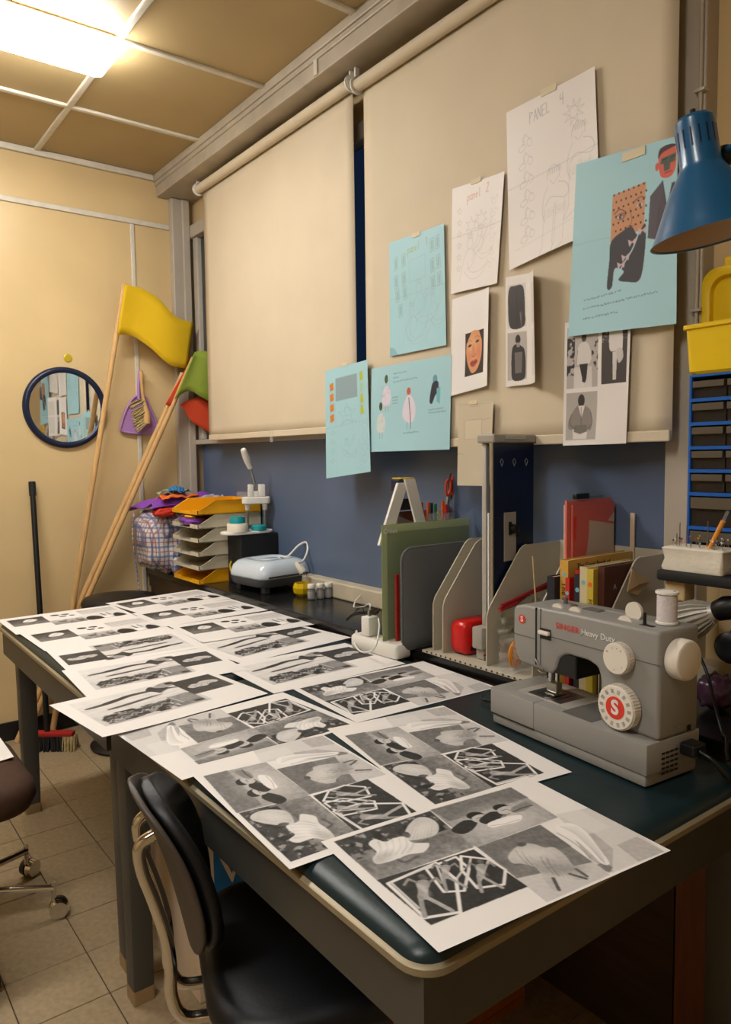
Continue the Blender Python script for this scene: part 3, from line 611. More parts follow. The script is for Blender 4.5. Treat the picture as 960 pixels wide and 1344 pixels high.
# 1 large white sheet, PANEL 4
c = Cv(297, 420, 2.0, WHT); c.write('PANEL', 84, 44, 18, PEN, 1.4, -.1); c.write('4', 186, 36, 18, PEN, 1.4)
for k in range(6):
    y = 92+48*k; c.ell(56, y+24, 13, 9, PEN, -15, .5); c.ell(56, y+24, 11.6, 7.8, WHT, -15); c.ell(82, y+16, 9, 11, PEN, 0, .5); c.ell(82, y+16, 7.8, 9.8, WHT); c.spline([(58, y+20), (66, y-8), (72, y-4), (84, y+10)], 1, PEN, .55); c.spline([(66, y-8), (58, y+2), (64, y+12)], 1, PEN, .5)
star(c, 228, 88, 34, PEN, 1, 9); c.ell(228, 88, 13, 16, PEN, 0, .4); c.ell(228, 88, 11.5, 14.5, WHT)
for x, y in ((156, 210), (240, 130)):
    c.spline([(x-22, y+20), (x-18, y), (x, y-14), (x+20, y), (x+18, y+22)], 1, PEN, .6)
    for k in range(6): c.line([(x-18+7*k, y+8), (x-14+7*k, y-10), (x-9+7*k, y+6)], .9, PEN, .6)
    c.spline([(x-12, y+22), (x, y+34), (x+14, y+20)], 1, PEN, .5); c.spline([(x-20, y+36), (x-34, y+60), (x-40, y+100), (x-30, y+126)], 1, PEN, .6); c.spline([(x+14, y+34), (x+38, y+46), (x+46, y+70), (x+30, y+80), (x-10, y+66), (x-30, y+84)], 1.1, PEN, .7)
    for dx in (-34, -2, 4, 32): c.line([(x+dx, y+84), (x+dx-6, y+190)], .9, PEN, .5)
    c.spline([(x-40, y+190), (x-54, y+222), (x-20, y+206)], 1, PEN, .6); c.spline([(x-4, y+190), (x-12, y+218), (x+26, y+196)], 1, PEN, .6)
    for k in range(6): c.scribble(x-34, y+96+4*k, x+34, 5, PEN, .7, .35)
crease(c, 208, 297, -8); c.line([(24, 376), (280, 352)], .9, PEN, .4)
sheet('paper_sheet', c, [(665, 148), (782, 87), (791, 300), (670, 355)], 'large white pencil drawing headed panel 4, partly under the blue portrait sheet', .008, .006, .004, (720, 118, .05, .018))
# 2 blue sheet with portrait collage
c = Cv(297, 420, 1.6, LB); crease(c, 196, 297, -6)
c.poly([(232, 150), (262, 96), (296, 104), (300, 200), (238, 220), (228, 176)], (72, 64, 72)); c.poly([(226, 120), (258, 92), (262, 110), (246, 150), (240, 220), (220, 214)], (78, 70, 78)); c.poly([(258, 92), (284, 92), (270, 156)], (160, 200, 210)); c.line([(258, 92), (270, 156), (288, 100)], 2.5, (50, 44, 50)); c.line([(270, 156), (268, 214)], 1.4, (48, 42, 48))
c.curve([(246, 44), (252, 24), (276, 20), (292, 26), (292, 66), (280, 86), (256, 84), (248, 64)], (206, 92, 74)); c.ell(243, 58, 5, 9, (200, 90, 76)); c.poly([(254, 42), (292, 36), (290, 54), (278, 56), (276, 70), (262, 72), (260, 54), (252, 54)], (62, 86, 66)); c.line([(258, 46), (270, 44)], 2, (30, 40, 34)); c.line([(280, 44), (290, 43)], 2, (30, 40, 34)); c.line([(272, 46), (275, 62), (268, 64)], 1.5, (150, 60, 50)); c.line([(264, 76), (282, 74)], 2, (120, 40, 36)); c.curve([(246, 40), (250, 20), (276, 14), (294, 20), (276, 24), (256, 30)], (60, 30, 30))
c.poly([(120, 98), (214, 84), (210, 190), (116, 206)], (196, 138, 96)); c.curve([(128, 150), (150, 142), (160, 150), (146, 160)], (150, 100, 74)); c.ell(142, 152, 8, 4, (206, 190, 180)); c.ell(143, 152, 4, 4, (70, 60, 60)); c.ell(198, 134, 8, 4, (206, 190, 180)); c.ell(198, 134, 4, 4, (70, 60, 60)); c.spline([(126, 142), (142, 134), (158, 142)], 3, (120, 76, 50)); c.spline([(182, 124), (198, 116), (212, 120)], 3, (120, 76, 50)); c.spline([(170, 136), (176, 168), (164, 178), (182, 178)], 2, (150, 96, 64))
for x in range(126, 214, 14):
    for k, y in enumerate(range(98, 196, 17)): c.ell(x+(7 if k % 2 else 0)-2, y-(x-126)*.12, 2.6, 2.6, (40, 28, 34))
c.curve([(118, 206), (150, 186), (176, 180), (192, 200), (214, 180), (212, 250), (200, 306), (166, 306), (142, 298), (156, 280), (130, 270), (124, 312), (110, 312), (114, 250)], (46, 42, 48))
c.spline([(196, 196), (180, 230), (160, 256), (146, 276)], 3.4, (180, 210, 220))
for x, y in ((206, 192), (178, 214), (160, 246), (148, 262)): c.poly([(x-12, y-6), (x, y), (x+12, y-8), (x+8, y+10), (x, y+2), (x-8, y+12)], (196, 172, 176))
for k, (y, x1, sl) in enumerate(((336, 150, -.12), (356, 250, -.08), (380, 140, -.06))): c.scribble(44, y, x1, 5, (60, 70, 84), 1., .8, sl)
sheet('paper_sheet', c, [(757, 216), (890, 178), (889, 425), (747, 442)], 'large pale blue sheet with collaged suited man and veiled face', .020, .004, 0, (832, 202, .06, .02))
# 3 white sheet, Panel 2
c = Cv(210, 297, 1.8, WHT); c.write('panel', 66, 36, 14, (206, 120, 116), 1.4, -.12); c.write('2', 140, 24, 15, (206, 120, 116), 1.4)
for k in range(6): star(c, 34, 70+32*k, 10); c.scribble(160, 58+34*k, 182, 12, PEN, .8, .4); c.ell(172, 70+34*k, 9, 7, PEN, 0, .35); c.ell(172, 70+34*k, 8, 6, WHT)
star(c, 84, 118, 24, PEN, .9, 6); star(c, 124, 108, 26, PEN, .9, 7); figure_lines(c, 80, 150, .95); figure_lines(c, 120, 130, .7, .4); crease(c, 140, 210, -10)
sheet('paper_sheet', c, [(594, 248), (664, 225), (655, 372), (593, 386)], 'white pencil drawing headed panel 2 in red', .008, .004, .006, (625, 237, .04, .014))
# 4 blue sheet, Panel 3
c = Cv(297, 420, 2.2, LB); c.write('panel', 104, 48, 17, (150, 160, 60), 1.5, -.1); c.write('3', 200, 38, 17, (150, 160, 60), 1.5)
for x, y in [(30, 66), (72, 62), (30, 132), (72, 128), (36, 182), (76, 180), (50, 240)]+[(222, 40), (250, 36), (222, 110), (254, 104), (224, 172), (256, 164)]:
    c.line([(x, y), (x+18, y-4), (x+20, y+40), (x+2, y+44)], 1.2, (120, 130, 110), .7, True); c.rect(x+5, y+4, x+15, y+36, (120, 140, 140), .35)
c.line([(112, 92), (196, 84), (196, 160), (112, 168)], 1, PEN, .6, True); c.line([(112, 168), (112, 400)], .8, PEN, .4); c.line([(196, 160), (196, 400)], .8, PEN, .4)
figure_lines(c, 160, 176, 1.2); figure_lines(c, 120, 250, 1.15, .6); figure_lines(c, 230, 230, .9); c.spline([(120, 290), (90, 340), (130, 380), (180, 350), (210, 310), (240, 350), (270, 352)], 1.1, PEN, .6); crease(c, 212, 297, -8); c.poly([(0, 386), (26, 392), (50, 420), (0, 420)], (130, 180, 192))
sheet('paper_sheet', c, [(511, 319), (584, 293), (588, 453), (513, 468)], 'pale blue pencil drawing of pillars headed panel 3', .008, .005, .004, (546, 308, .04, .014))
# 5 white sheet with colour face photo
c = Cv(210, 297, 1.7, (230, 226, 222)); c.rect(78, 118, 178, 250, (52, 38, 34))
c.curve([(82, 138), (112, 116), (150, 120), (166, 150), (164, 196), (146, 232), (122, 244), (104, 232), (86, 196)], (214, 150, 104)); c.ell(112, 160, 22, 30, (226, 172, 128), 0, .7, .5); c.ell(150, 186, 14, 20, (212, 120, 84), 0, .5, .5); c.ell(100, 190, 12, 16, (214, 124, 88), 0, .5, .5)
for x, y in ((102, 158), (142, 150)): c.ell(x, y, 10, 3.6, (96, 60, 46), -8); c.ell(x, y, 4, 3, (30, 20, 18)); c.spline([(x-13, y-12), (x, y-16), (x+12, y-11)], 1.6, (150, 92, 62), .7)
c.curve([(116, 160), (124, 156), (132, 186), (124, 194), (112, 190)], (206, 136, 92), .8); c.spline([(112, 190), (122, 194), (133, 188)], 1.8, (120, 60, 44)); c.curve([(104, 212), (116, 205), (124, 207), (134, 203), (144, 211), (126, 224), (112, 222)], (162, 62, 54)); c.line([(106, 213), (142, 211)], 1.2, (90, 30, 28))
c.poly([(78, 118), (110, 118), (84, 150), (80, 200), (100, 250), (78, 250)], (42, 30, 28)); c.poly([(150, 118), (178, 118), (178, 250), (150, 250), (170, 200), (166, 150)], (46, 32, 30))
sheet('paper_sheet', c, [(594, 393), (645, 377), (643, 506), (592, 520)], 'white sheet with one small colour photo of a face', .014, .003, .012)
# 6 curled white sheet with two jacket photos
c = Cv(210, 297, 1.7, (222, 216, 210)); c.rect(10, 24, 110, 140, (206, 200, 192)); c.rect(10, 152, 110, 280, (176, 168, 160))
c.curve([(20, 34), (50, 28), (96, 34), (104, 100), (96, 138), (26, 138), (14, 80)], (46, 40, 38)); c.line([(60, 36), (62, 136)], 2, (24, 20, 20)); c.ell(84, 110, 6, 14, (90, 80, 74), 10, .7); c.line([(78, 100), (84, 138)], 3, (150, 140, 130), .7)
c.curve([(34, 196), (54, 184), (80, 190), (98, 204), (104, 250), (96, 280), (40, 280), (30, 246)], (38, 34, 34)); c.poly([(46, 206), (86, 206), (84, 262), (50, 262)], (104, 96, 90)); c.ell(64, 172, 13, 13, (28, 24, 24)); c.poly([(54, 180), (74, 180), (72, 192), (58, 192)], (150, 130, 118))
c.rect(150, 30, 206, 136, (206, 200, 194)); c.rect(150, 150, 206, 276, (208, 202, 196))
sheet('paper_sheet', c, [(664, 364), (716, 355), (719, 502), (665, 508)], 'narrow curling white sheet with two photos of dark jackets', .008, .003, 0, cat='paper sheet', curlR=.16)
# 7 white sheet with three runway photos
c = Cv(210, 297, 1.4, (226, 220, 214)); c.rect(10, 14, 112, 160, (176, 168, 162)); c.rect(124, 14, 202, 156, (62, 56, 54)); c.rect(10, 170, 112, 284, (172, 166, 160))
c.blotch(10, 40, 36, 130, (30, 28, 28), .45, 9); c.blotch(92, 50, 112, 120, (40, 36, 36), .5, 8); c.grad(34, 110, 94, 160, (200, 194, 188), (212, 206, 200), 90)
c.curve([(46, 66), (56, 54), (76, 54), (86, 68), (92, 92), (80, 106), (50, 106), (40, 92)], (206, 200, 194)); c.ell(66, 42, 8, 10, (60, 50, 46)); c.poly([(52, 104), (80, 104), (76, 138), (72, 148), (62, 148), (62, 138)], (34, 30, 32)); c.ell(64, 152, 4, 6, (216, 210, 204)); c.ell(74, 154, 4, 5, (210, 204, 200)); c.line([(46, 70), (42, 100)], 2, (120, 112, 106))
for k in range(6): c.rect(124, 14+8*k, 202, 15.5+8*k, (150, 140, 132), .35)
c.blotch(124, 14, 202, 60, (150, 142, 134), .6, 7); c.curve([(148, 30), (164, 20), (182, 26), (188, 60), (184, 96), (170, 84), (150, 80), (146, 52)], (214, 208, 202)); c.ell(166, 22, 7, 9, (40, 36, 34)); c.poly([(158, 84), (172, 84), (170, 148), (160, 148)], (206, 200, 194)); c.curve([(170, 80), (186, 78), (190, 100), (176, 110)], (196, 190, 184))
c.curve([(28, 222), (44, 204), (58, 198), (76, 204), (92, 216), (98, 246), (92, 262), (72, 254), (46, 256), (22, 258), (18, 240)], (134, 126, 120)); c.ell(60, 190, 11, 15, (46, 36, 32)); c.poly([(50, 202), (72, 202), (62, 232)], (214, 208, 204)); c.line([(60, 206), (62, 252)], 1.4, (80, 74, 70)); c.poly([(34, 258), (84, 258), (82, 282), (36, 282)], (214, 208, 202)); c.poly([(40, 248), (80, 248), (84, 264), (60, 270), (38, 264)], (112, 106, 100)); c.spline([(28, 222), (24, 244), (40, 256)], 2, (70, 64, 60), .7); c.spline([(92, 220), (98, 244), (84, 258)], 2, (70, 64, 60), .7)
sheet('paper_sheet', c, [(742, 424), (829, 410), (823, 582), (740, 585)], 'white sheet with three grey fashion photos under the blue portrait sheet', .013, .004, 0)
# 8 blue narrow sheet with orange tags
c = Cv(210, 420, 2.2, LB); c.rect(54, 40, 158, 128, (136, 160, 166)); c.line([(50, 36), (52, 420)], .7, PEN, .3); c.line([(160, 34), (164, 420)], .7, PEN, .3)
for k in range(4):
    c.poly([(24, 58+40*k), (42, 54+40*k), (44, 82+40*k), (26, 86+40*k)], (206, 124, 40)); c.line([(20, 52+40*k), (46, 50+40*k), (48, 88+40*k), (22, 90+40*k)], .8, PEN, .5, True)
    c.poly([(170, 40+42*k), (182, 36+42*k), (186, 68+42*k), (172, 72+42*k)], (176, 190, 40) if k != 1 else (160, 196, 150)); c.line([(166, 36+42*k), (188, 32+42*k), (192, 74+42*k), (170, 78+42*k)], .8, PEN, .5, True)
star(c, 106, 186, 44, PEN, 1, 5); c.spline([(96, 160), (100, 190), (124, 186), (118, 160), (96, 160)], 1, PEN, .6); c.spline([(70, 232), (92, 210), (140, 214), (150, 232)], 1, PEN, .6)
for k in range(4): star(c, 34, 246+36*k, 13, PEN, .9, 4); c.spline([(170, 236+40*k), (178, 228+40*k), (186, 236+40*k), (194, 228+40*k), (200, 238+40*k), (186, 262+40*k), (170, 236+40*k)], .9, PEN, .55)
figure_lines(c, 100, 282, .55); c.line([(66, 300), (140, 360), (160, 290)], .9, PEN, .5); crease(c, 226, 210, -6)
sheet('paper_sheet', c, [(427, 487), (483, 472), (488, 619), (429, 628)], 'narrow pale blue sheet with orange and green tags below the blind gap', .020, .003, .003, (452, 478, .03, .012))
# 9 blue sheet with four small figures
c = Cv(420, 297, 2.0, LB)
def fig9(x, y, head, body, h=1.):
    c.ell(x, y, 12, 16, (226, 222, 220)); c.ell(x, y, 10, 15, head); c.curve([(x-10, y+28), (x+12, y+26), (x+26, y+56), (x+20, y+86*h), (x-4, y+94*h), (x-22, y+80*h), (x-20, y+48)], body)
    c.blotch(x-24, y+24, x+28, y+100, (170, 166, 172), .6, 8, .5)
    for dx in (-4, 10): c.line([(x+dx, y+90*h), (x+dx+1, y+112*h)], 1.4, (90, 110, 124), .8)
fig9(88, 46, (44, 86, 62), (214, 206, 220)); fig9(58, 138, (52, 84, 56), (200, 208, 206)); 
c.ell(212, 98, 10, 13, (196, 86, 56)); c.curve([(200, 116), (224, 112), (246, 150), (240, 190), (220, 204), (186, 190), (178, 160)], (216, 208, 220)); c.line([(212, 120), (222, 204)], 3.5, (72, 64, 80)); c.line([(204, 200), (202, 224)], 1.2, (90, 100, 110)); c.line([(222, 200), (220, 224)], 2, (90, 60, 60))
c.ell(344, 70, 11, 14, (96, 150, 166)); c.curve([(334, 80), (358, 78), (360, 106), (344, 124), (330, 146), (318, 140), (324, 104)], (34, 38, 54)); c.poly([(352, 100), (370, 96), (368, 150), (352, 140)], (110, 176, 190))
for y, x0, x1 in ((32, 128, 200), (46, 128, 156), (60, 128, 250), (112, 124, 150), (122, 124, 148), (132, 124, 146), (236, 184, 262), (166, 312, 380), (176, 312, 396)): c.scribble(x0, y, x1, 5, (60, 76, 90), 1., .75, -.03)
sheet('paper_sheet', c, [(488, 484), (593, 465), (591, 590), (487, 593)], 'pale blue landscape sheet with four small cut out figures', .016, .003, 0)
# 10 beige pattern paper
c = Cv(150, 360, 2.5, (198, 186, 162)); c.line([(8, 12), (142, 8)], 1, (140, 128, 104), .6); c.rect(30, 78, 102, 160, (206, 194, 168)); c.line([(30, 78), (102, 74), (102, 156), (30, 160)], 1.2, (140, 126, 100), .7, True); c.scribble(50, 20, 90, 4, (120, 106, 84), 1, .6); c.scribble(104, 78, 136, 4, (120, 106, 84), 1, .6, -.2); c.scribble(6, 222, 24, 5, (120, 106, 84), 1, .7)
sheet('pattern_paper', c, [(602, 529), (649, 526), (645, 638), (601, 637)], 'tall beige sewing pattern paper behind the paper trimmer pole', .016, .003, .004, (621, 528, .035, .012))

# ================================================================== BACK WALL THINGS
TW = frame_T((0, 0, 0), (1, 0, 0), (0, 0, 1))          # local xy -> wall xz, local z -> -y
def wallT(x, y, z): return Matrix.Translation((x, y, z)) @ TW
t = thing('wall_mirror', 'round mirror with dark navy plastic frame on the cream wall', 'mirror', (1.018, YB-.001, 1.360))
T_ = wallT(1.018, YB-.001, 1.553)
B().lathe([(.164, .002), (.164, .012), (.168, .019), (.180, .022), (.190, .016), (.193, .0)], 56, T_, False, False).build('mirror_frame', M['navy'], t, world=True, smooth=60)
B().lathe([(.166, .004), (.1655, .009)], 56, T_).build('mirror_glass', M['mirror'], t, world=True)
B().lathe([(.019, 0), (.019, .003), (.016, .0045), (.013, .004), (.010, .0045), (0.002, .0045)], 24, wallT(*(ony(89, 470, YB)-np.array([0, .0005, 0])))).build('wall_badge', M['brass'], label='small round yellow badge above the mirror', cat='badge', smooth=40)
# dustpan and brush
W2 = lambda pts, Y: [(ony(a, b, Y)[0], ony(a, b, Y)[2]) for a, b in pts]
t = thing('dustpan', 'lilac plastic dustpan hanging on the back wall', 'dustpan', ony(184, 570, 3.70))
T_ = wallT(0, 3.711, 0)
B().prism(W2([(176, 522), (189, 520), (197, 534), (208, 562), (206, 570), (186, 570), (161, 566), (160, 556), (166, 538)], 3.70), .001, .005, T_).build('pan', M['lilac'], t, world=True)
B().tube([(p[0], 3.703, p[1]) for p in W2([(186, 570), (161, 566), (160, 556), (166, 538), (176, 522), (189, 520), (197, 534), (208, 562), (206, 570)], 3.70)], .006, 8, 4).build('rim', M['lilac'], t, world=True, smooth=60)
B().tube([(p[0], 3.702, p[1]) for p in W2([(182.5, 524), (182, 505), (184.5, 486)], 3.70)], [.010, .008, .008, .008, .009], 8, 2).build('handle', M['lilac'], t, world=True, smooth=60)
t = thing('hand_brush', 'wooden hand brush hanging in front of the lilac dustpan', 'brush', ony(182, 568, 3.68))
hp = [ony(a, b, 3.672) for a, b in ((185.5, 487), (186, 502), (188, 522), (192, 540), (193, 556))]
B().tube(hp, [.009, .010, .008, .008, .008, .011, .016, .018, .017], 10, 2).build('handle', M['wood'], t, world=True, smooth=60)
b = B()
for k in range(60):
    u = random.random(); p0 = np.array(hp[2])*(1-u)+np.array(hp[4])*u; q = ony(170+10*u+random.uniform(-2, 2), 530+36*u+random.uniform(-2, 3), 3.668); b.cyl(p0+np.array([0, random.uniform(-.012, .012), 0]), q+np.array([0, random.uniform(-.012, .012), 0]), .0022, .003, 5)
b.build('bristles', M['bristle'], t, world=True, kind='stuff')
# flags
def flag(label, foot, tip, m, patches, loc):
    t = thing('stick_flag', label, 'flag', foot, group='felt flags on wooden sticks')
    B().cyl(foot, tip, .0135, .0125, 14).build('stick', M['wood'], t, world=True, smooth=60)
    for top, bot, Y, amp in patches:
        tp, bt = smooth_path([(a, b, 0) for a, b in top], 5), smooth_path([(a, b, 0) for a, b in bot], 5); n = len(tp)-1
        def f(u, v):
            i = min(int(round(u*n)), n); a = tp[i]*(1-v)+bt[i]*v; return ony(a[0], a[1], Y+amp*math.sin(u*6.3))
        B().grid(f, n, 6).build('cloth', m, t, world=True, smooth=180, solid=.003)
    return t
F1 = onz(68, 967, 0); flag('yellow foam flag on a long wooden stick leaning beside the mirror', F1, ony(163.5, 373, 3.625), M['yellowfoam'],
     [([(164, 373), (186, 379), (208, 392), (230, 415), (254.5, 424)], [(154, 439), (174, 441), (198, 457), (222, 478), (246, 484)], 3.600, .012)], F1)
F2 = onz(22, 974, 0); F2[1] = min(F2[1], 3.69); F3 = onz(31, 974, 0); F3[1] = min(F3[1], 3.69)
flag('red foam flag on a wooden stick behind the green flag', F2, ony(240, 490, 3.60), M['redfoam'],
     [([(243, 485), (247, 487), (251, 489)], [(217, 531), (222, 532.5), (228, 534)], 3.580, 0.),
      ([(236, 531), (251, 524), (266, 521), (282, 524)], [(240, 535), (252, 553), (268, 563), (282, 572)], 3.600, .004)], F2)
flag('green foam flag on a wooden stick in the room corner', F3, ony(254, 470, 3.575), M['greenfoam'],
     [([(256, 462), (264, 460), (274, 462), (284, 464)], [(229, 524), (248, 513), (264, 521), (284, 532)], 3.560, .006)], F3)
# broom
t = thing('broom', 'red broom with long black handle against the back wall', 'broom', (.83, 3.46, 0))
ba = math.radians(-38); BT = Matrix.Translation((.835, 3.47, 0)) @ Matrix.Rotation(ba, 4, 'Z')
B(BT).box(-.115, .095, -.022, .022, .062, .085, .008).build('broom_head', M['red'], t, world=True, smooth=30)
for nm, a0, a1, m_ in (('bristles', -.115, .05, M['blackmatte']), ('bristle_end', .05, .105, M['bristle'])):
    b = B(BT)
    for k in range(int((a1-a0)/.0045)):
        for q in range(4):
            x = a0+(k+random.random())*.0045; y = -.018+q*.012; b.cyl((x, y, .066), (x+random.uniform(-.006, .012), y*1.6+random.uniform(-.006, .006), .001), .003, .0035, 5)
    b.build(nm, m_, t, world=True, kind='stuff')
top = ony(42, 633, 3.695); B().cyl((.815, 3.485, .07), top, .0125, .0125, 14).build('handle', M['black'], t, world=True, smooth=60)
d_ = Vector(top)-Vector((.815, 3.485, .07)); B().cyl(Vector(top)-d_*.055, Vector(top)+d_*.002, .0155, .0155, 14).build('grip', M['blackmatte'], t, world=True, smooth=60)
# stool
t = thing('round_stool', 'black round stool between the far desk and the back wall', 'stool', (1.115, 3.33, 0))
B().lathe([(.001, .0), (.15, .0), (.155, .012), (.14, .022), (.05, .035), (.025, .05), (.025, .60), (.04, .62)], 32, Matrix.Translation((1.115, 3.33, 0))).build('pedestal', M['black'], t, world=True, smooth=40)
B().lathe([(.10, .62), (.155, .625), (.168, .645), (.168, .668), (.155, .684), (.08, .690), (.001, .690)], 36, Matrix.Translation((1.115, 3.33, 0))).build('seat', M['leather'], t, world=True, smooth=50)

# ================================================================== CHAIRS
t = thing('visitor_chair', 'black leatherette chair with bent chrome tubes pushed under the desk', 'chair', (.700, 1.075, 0), math.radians(-19))
R = lambda i, z: [(p[0], p[1], z) for p in rrect(0, 0, .43-2*i, .42-2*i, .11-i*.5, 8)]
B().loft([R(.02, .412), R(.004, .418), R(0, .430), R(.002, .445), R(.012, .456), R(.03, .4615), R(.08, .4635), R(.15, .4635)]).build('seat', M['leather'], t, smooth=60)
def backpad(off, sc):
    def f(u, v):
        a = (u-.5)*2; b_ = (v-.5)*2; k = math.sqrt(max(0, 1-(abs(b_)**2.6)))
        y = a*.132*sc*(k*.9+.02); z = .632+b_*.150*sc; x = -.255-.038*b_-.022*b_*b_*(1 if b_ > 0 else .2)+.035*(a*k)**2+off; return (x, y, z)
    return f
bk = B(); bk.grid(backpad(.018, .98), 16, 20); bk.build('backrest_pad', M['leather'], t, smooth=180, solid=.022, sub=1)
sh = B(); sh.grid(backpad(-.006, 1.0), 16, 20); sh.build('backrest_shell', M['backshell'], t, smooth=180, solid=.010, sub=1)
for s_ in (-1, 1):
    y = s_*.042
    B().tube([(-.278, y, .705), (-.306, y, .688), (-.306, y, .65), (-.288, y, .59), (-.272, y, .53), (-.266, y, .48), (-.266, y, .425), (-.248, y, .385), (-.20, y, .376), (-.10, y, .378), (.02, y, .385)], .0105, 12, 6).build('back_tube', M['chrome'], t, smooth=70)
for sx, sy in ((-1, -1), (-1, 1), (1, -1), (1, 1)):
    B().tube([(sx*.10, sy*.10, .405), (sx*.15, sy*.155, .395), (sx*.165, sy*.17, .33), (sx*.175, sy*.185, .001)], .0115, 10, 5).build('leg', M['chrome'], t, smooth=70)
B().box(-.13, .13, -.11, .11, .388, .412, .004).build('seat_plate', M['black'], t)
# brown office chair
bx, by = .205, 2.245
t = thing('office_chair', 'brown upholstered office chair on a chrome caster base', 'chair', (bx, by, 0))
R = lambda i, z: [(p[0], p[1], z) for p in rrect(bx, by, .50-2*i, .48-2*i, .10-i*.4, 8)]
B().loft([R(.05, .375), R(.012, .390), R(0, .42), R(.004, .45), R(.02, .468), R(.06, .475), R(.16, .477)]).build('seat', M['brownfab'], t, world=True, smooth=60)
B().lathe([(.02, .08), (.03, .09), (.03, .22), (.02, .225), (.02, .376)], 20, Matrix.Translation((bx, by, 0))).build('column', M['chrome'], t, world=True, smooth=40)
b = B(); b.box(bx-.34, bx-.29, by-.18, by+.18, .56, .90, .02); b.build('backrest', M['brownfab'], t, world=True, smooth=40)
B().tube([(bx-.15, by, .37), (bx-.30, by, .37), (bx-.355, by, .43), (bx-.352, by, .60)], .014, 10, 5).build('back_tube', M['chrome'], t, world=True, smooth=60)
for pxy in ((42, 1148), (78, 1200), None, None, None):
    k = [(42, 1148), (78, 1200)].index(pxy) if pxy else None
    if k is not None: e = onz(pxy[0]-6, pxy[1]+4, 0)[:2]
    else: cnt = globals().setdefault('_cc', [0]); cnt[0] += 1; a = math.radians(28+60+66*cnt[0]); e = np.array([bx+.3*math.cos(a), by+.3*math.sin(a)])
    d2 = (e-np.array([bx, by])); d2 = d2/np.linalg.norm(d2)
    leg = B().tube([(bx, by, .125), (bx+d2[0]*.15, by+d2[1]*.15, .115), (e[0], e[1], .088)], .011, 8, 5).build('base_leg', M['chrome'], t, world=True, smooth=60)
    B().cyl((e[0], e[1], .04), (e[0], e[1], .105), .0075, seg=10).build('caster_stem', M['chrome'], leg, world=True, smooth=60)
    n = np.array([-d2[1], d2[0]])
    q = e+d2*.012
    for s in (-1, 1): B().cyl((q[0]+n[0]*s*.003, q[1]+n[1]*s*.003, .0275), (q[0]+n[0]*s*.021, q[1]+n[1]*s*.021, .0275), .027, .024, 22).build('caster_wheel', M['chrome'] if s < 0 else M['black'], leg, world=True, smooth=40)
c = Cv(210, 297, 4, (226, 222, 216)); pc = onz(-14, 985, .479)
finish('loose_paper', print_mesh(c, 'loose_paper', lambda U, V: np.stack([pc[0]-.06+(U-.5)*.21, pc[1]+.02+(V-.5)*.28+(U-.5)*.05, .4795+0*U], -1)), PRINT, label='blank white paper lying on the brown office chair', cat='paper sheet')

# cardboard box under the desk
p = onz(263, 1319, 0); bx0, by0 = p[0], p[1]
t = thing('cardboard_box', 'taped cardboard box with blue print under the near desk', 'box', (bx0+.15, by0+.13, 0))
B().box(bx0, bx0+.32, by0, by0+.27, .0005, .385, .003).build('carton', M['card'], t, world=True)
B().box(bx0+.001, bx0+.159, by0+.0005, by0+.27, .386, .389).build('flap', M['card'], t, world=True); B().box(bx0+.161, bx0+.319, by0+.0005, by0+.27, .386, .389).build('flap', M['card'], t, world=True)
B().box(bx0+.045, bx0+.20, by0-.0012, by0-.0002, .13, .372).build('blue_print', M['blueprint'], t, world=True)
text('VE', .105, wallT(bx0+.118, by0-.0018, .305), M['cardtxt'], 'lettering', t); text('LI', .105, wallT(bx0+.105, by0-.0018, .205), M['cardtxt'], 'lettering', t)
t = thing('storage_crate', 'orange brown crate on the floor under the near desk', 'crate', (1.15, 1.30, 0))
B().box(.98, 1.30, 1.12, 1.50, .0005, .02).build('crate_floor', M['orangebox'], t, world=True)
for a in ((.98, .992, 1.12, 1.50), (1.288, 1.30, 1.12, 1.50), (.9925, 1.2875, 1.12, 1.132), (.9925, 1.2875, 1.488, 1.50)): B().box(*a, .0205, .26, .002).build('crate_wall', M['orangebox'], t, world=True)

# ================================================================== COUNTER, FAR PART
t = thing('plaid_bag', 'blue and red plaid woven bag stuffed with cloth in the corner', 'bag', (1.46, 3.52, ZC))
blob((1.435, 3.520, .905), (.150, .145, .150), .09, 3, .6, 54, 32, 5).build('bag_body', M['plaid'], t, world=True, smooth=180)
blob((1.415, 3.345, .792), (.045, .014, .042), .10, 8, .7, 24, 14).build('bag_corner', M['plaid'], t, world=True, smooth=180)
B().tube([ony(176, 672, 3.55), ony(174, 700, 3.57), ony(178, 735, 3.60), ony(182, 768, 3.60), ony(184, 785, 3.60)], .004, 6, 4).build('strap', M['plaid'], t, world=True, smooth=60)
def cloth(name, c_, rad, amp, seed, m_, label, pw=.8, freq=7): return blob(c_, rad, amp, seed, pw, 36, 18, freq).build(name, m_, label=label, cat='cloth', smooth=180, group='cloth pieces spilling from the bag')
def drape(name, c_, a, b_, h, seed, m_, label, rot=0.):
    rg = np.random.default_rng(seed); K = rg.normal(size=(9, 2))*5; ph = rg.uniform(0, 6.28, 9)
    def f(u, v):
        x, y = (u-.5)*2, (v-.5)*2; z = sum(math.sin(K[i][0]*x+K[i][1]*y+ph[i]) for i in range(9))/9
        r2 = (x*x+y*y); X, Y_ = a*x*(1+.15*math.sin(3*y+seed)), b_*y*(1+.15*math.sin(3*x+seed))
        return (c_[0]+X*math.cos(rot)-Y_*math.sin(rot), c_[1]+X*math.sin(rot)+Y_*math.cos(rot), c_[2]+h*z-.35*h*r2)
    return B().grid(f, 30, 30).build(name, m_, label=label, cat='cloth', smooth=180, solid=.003, group='cloth pieces spilling from the bag')
drape('satin_cloth', (1.50, 3.49, 1.105), .200, .13, .075, 5, M['purple'], 'crumpled purple satin cloth on top of the plaid bag')
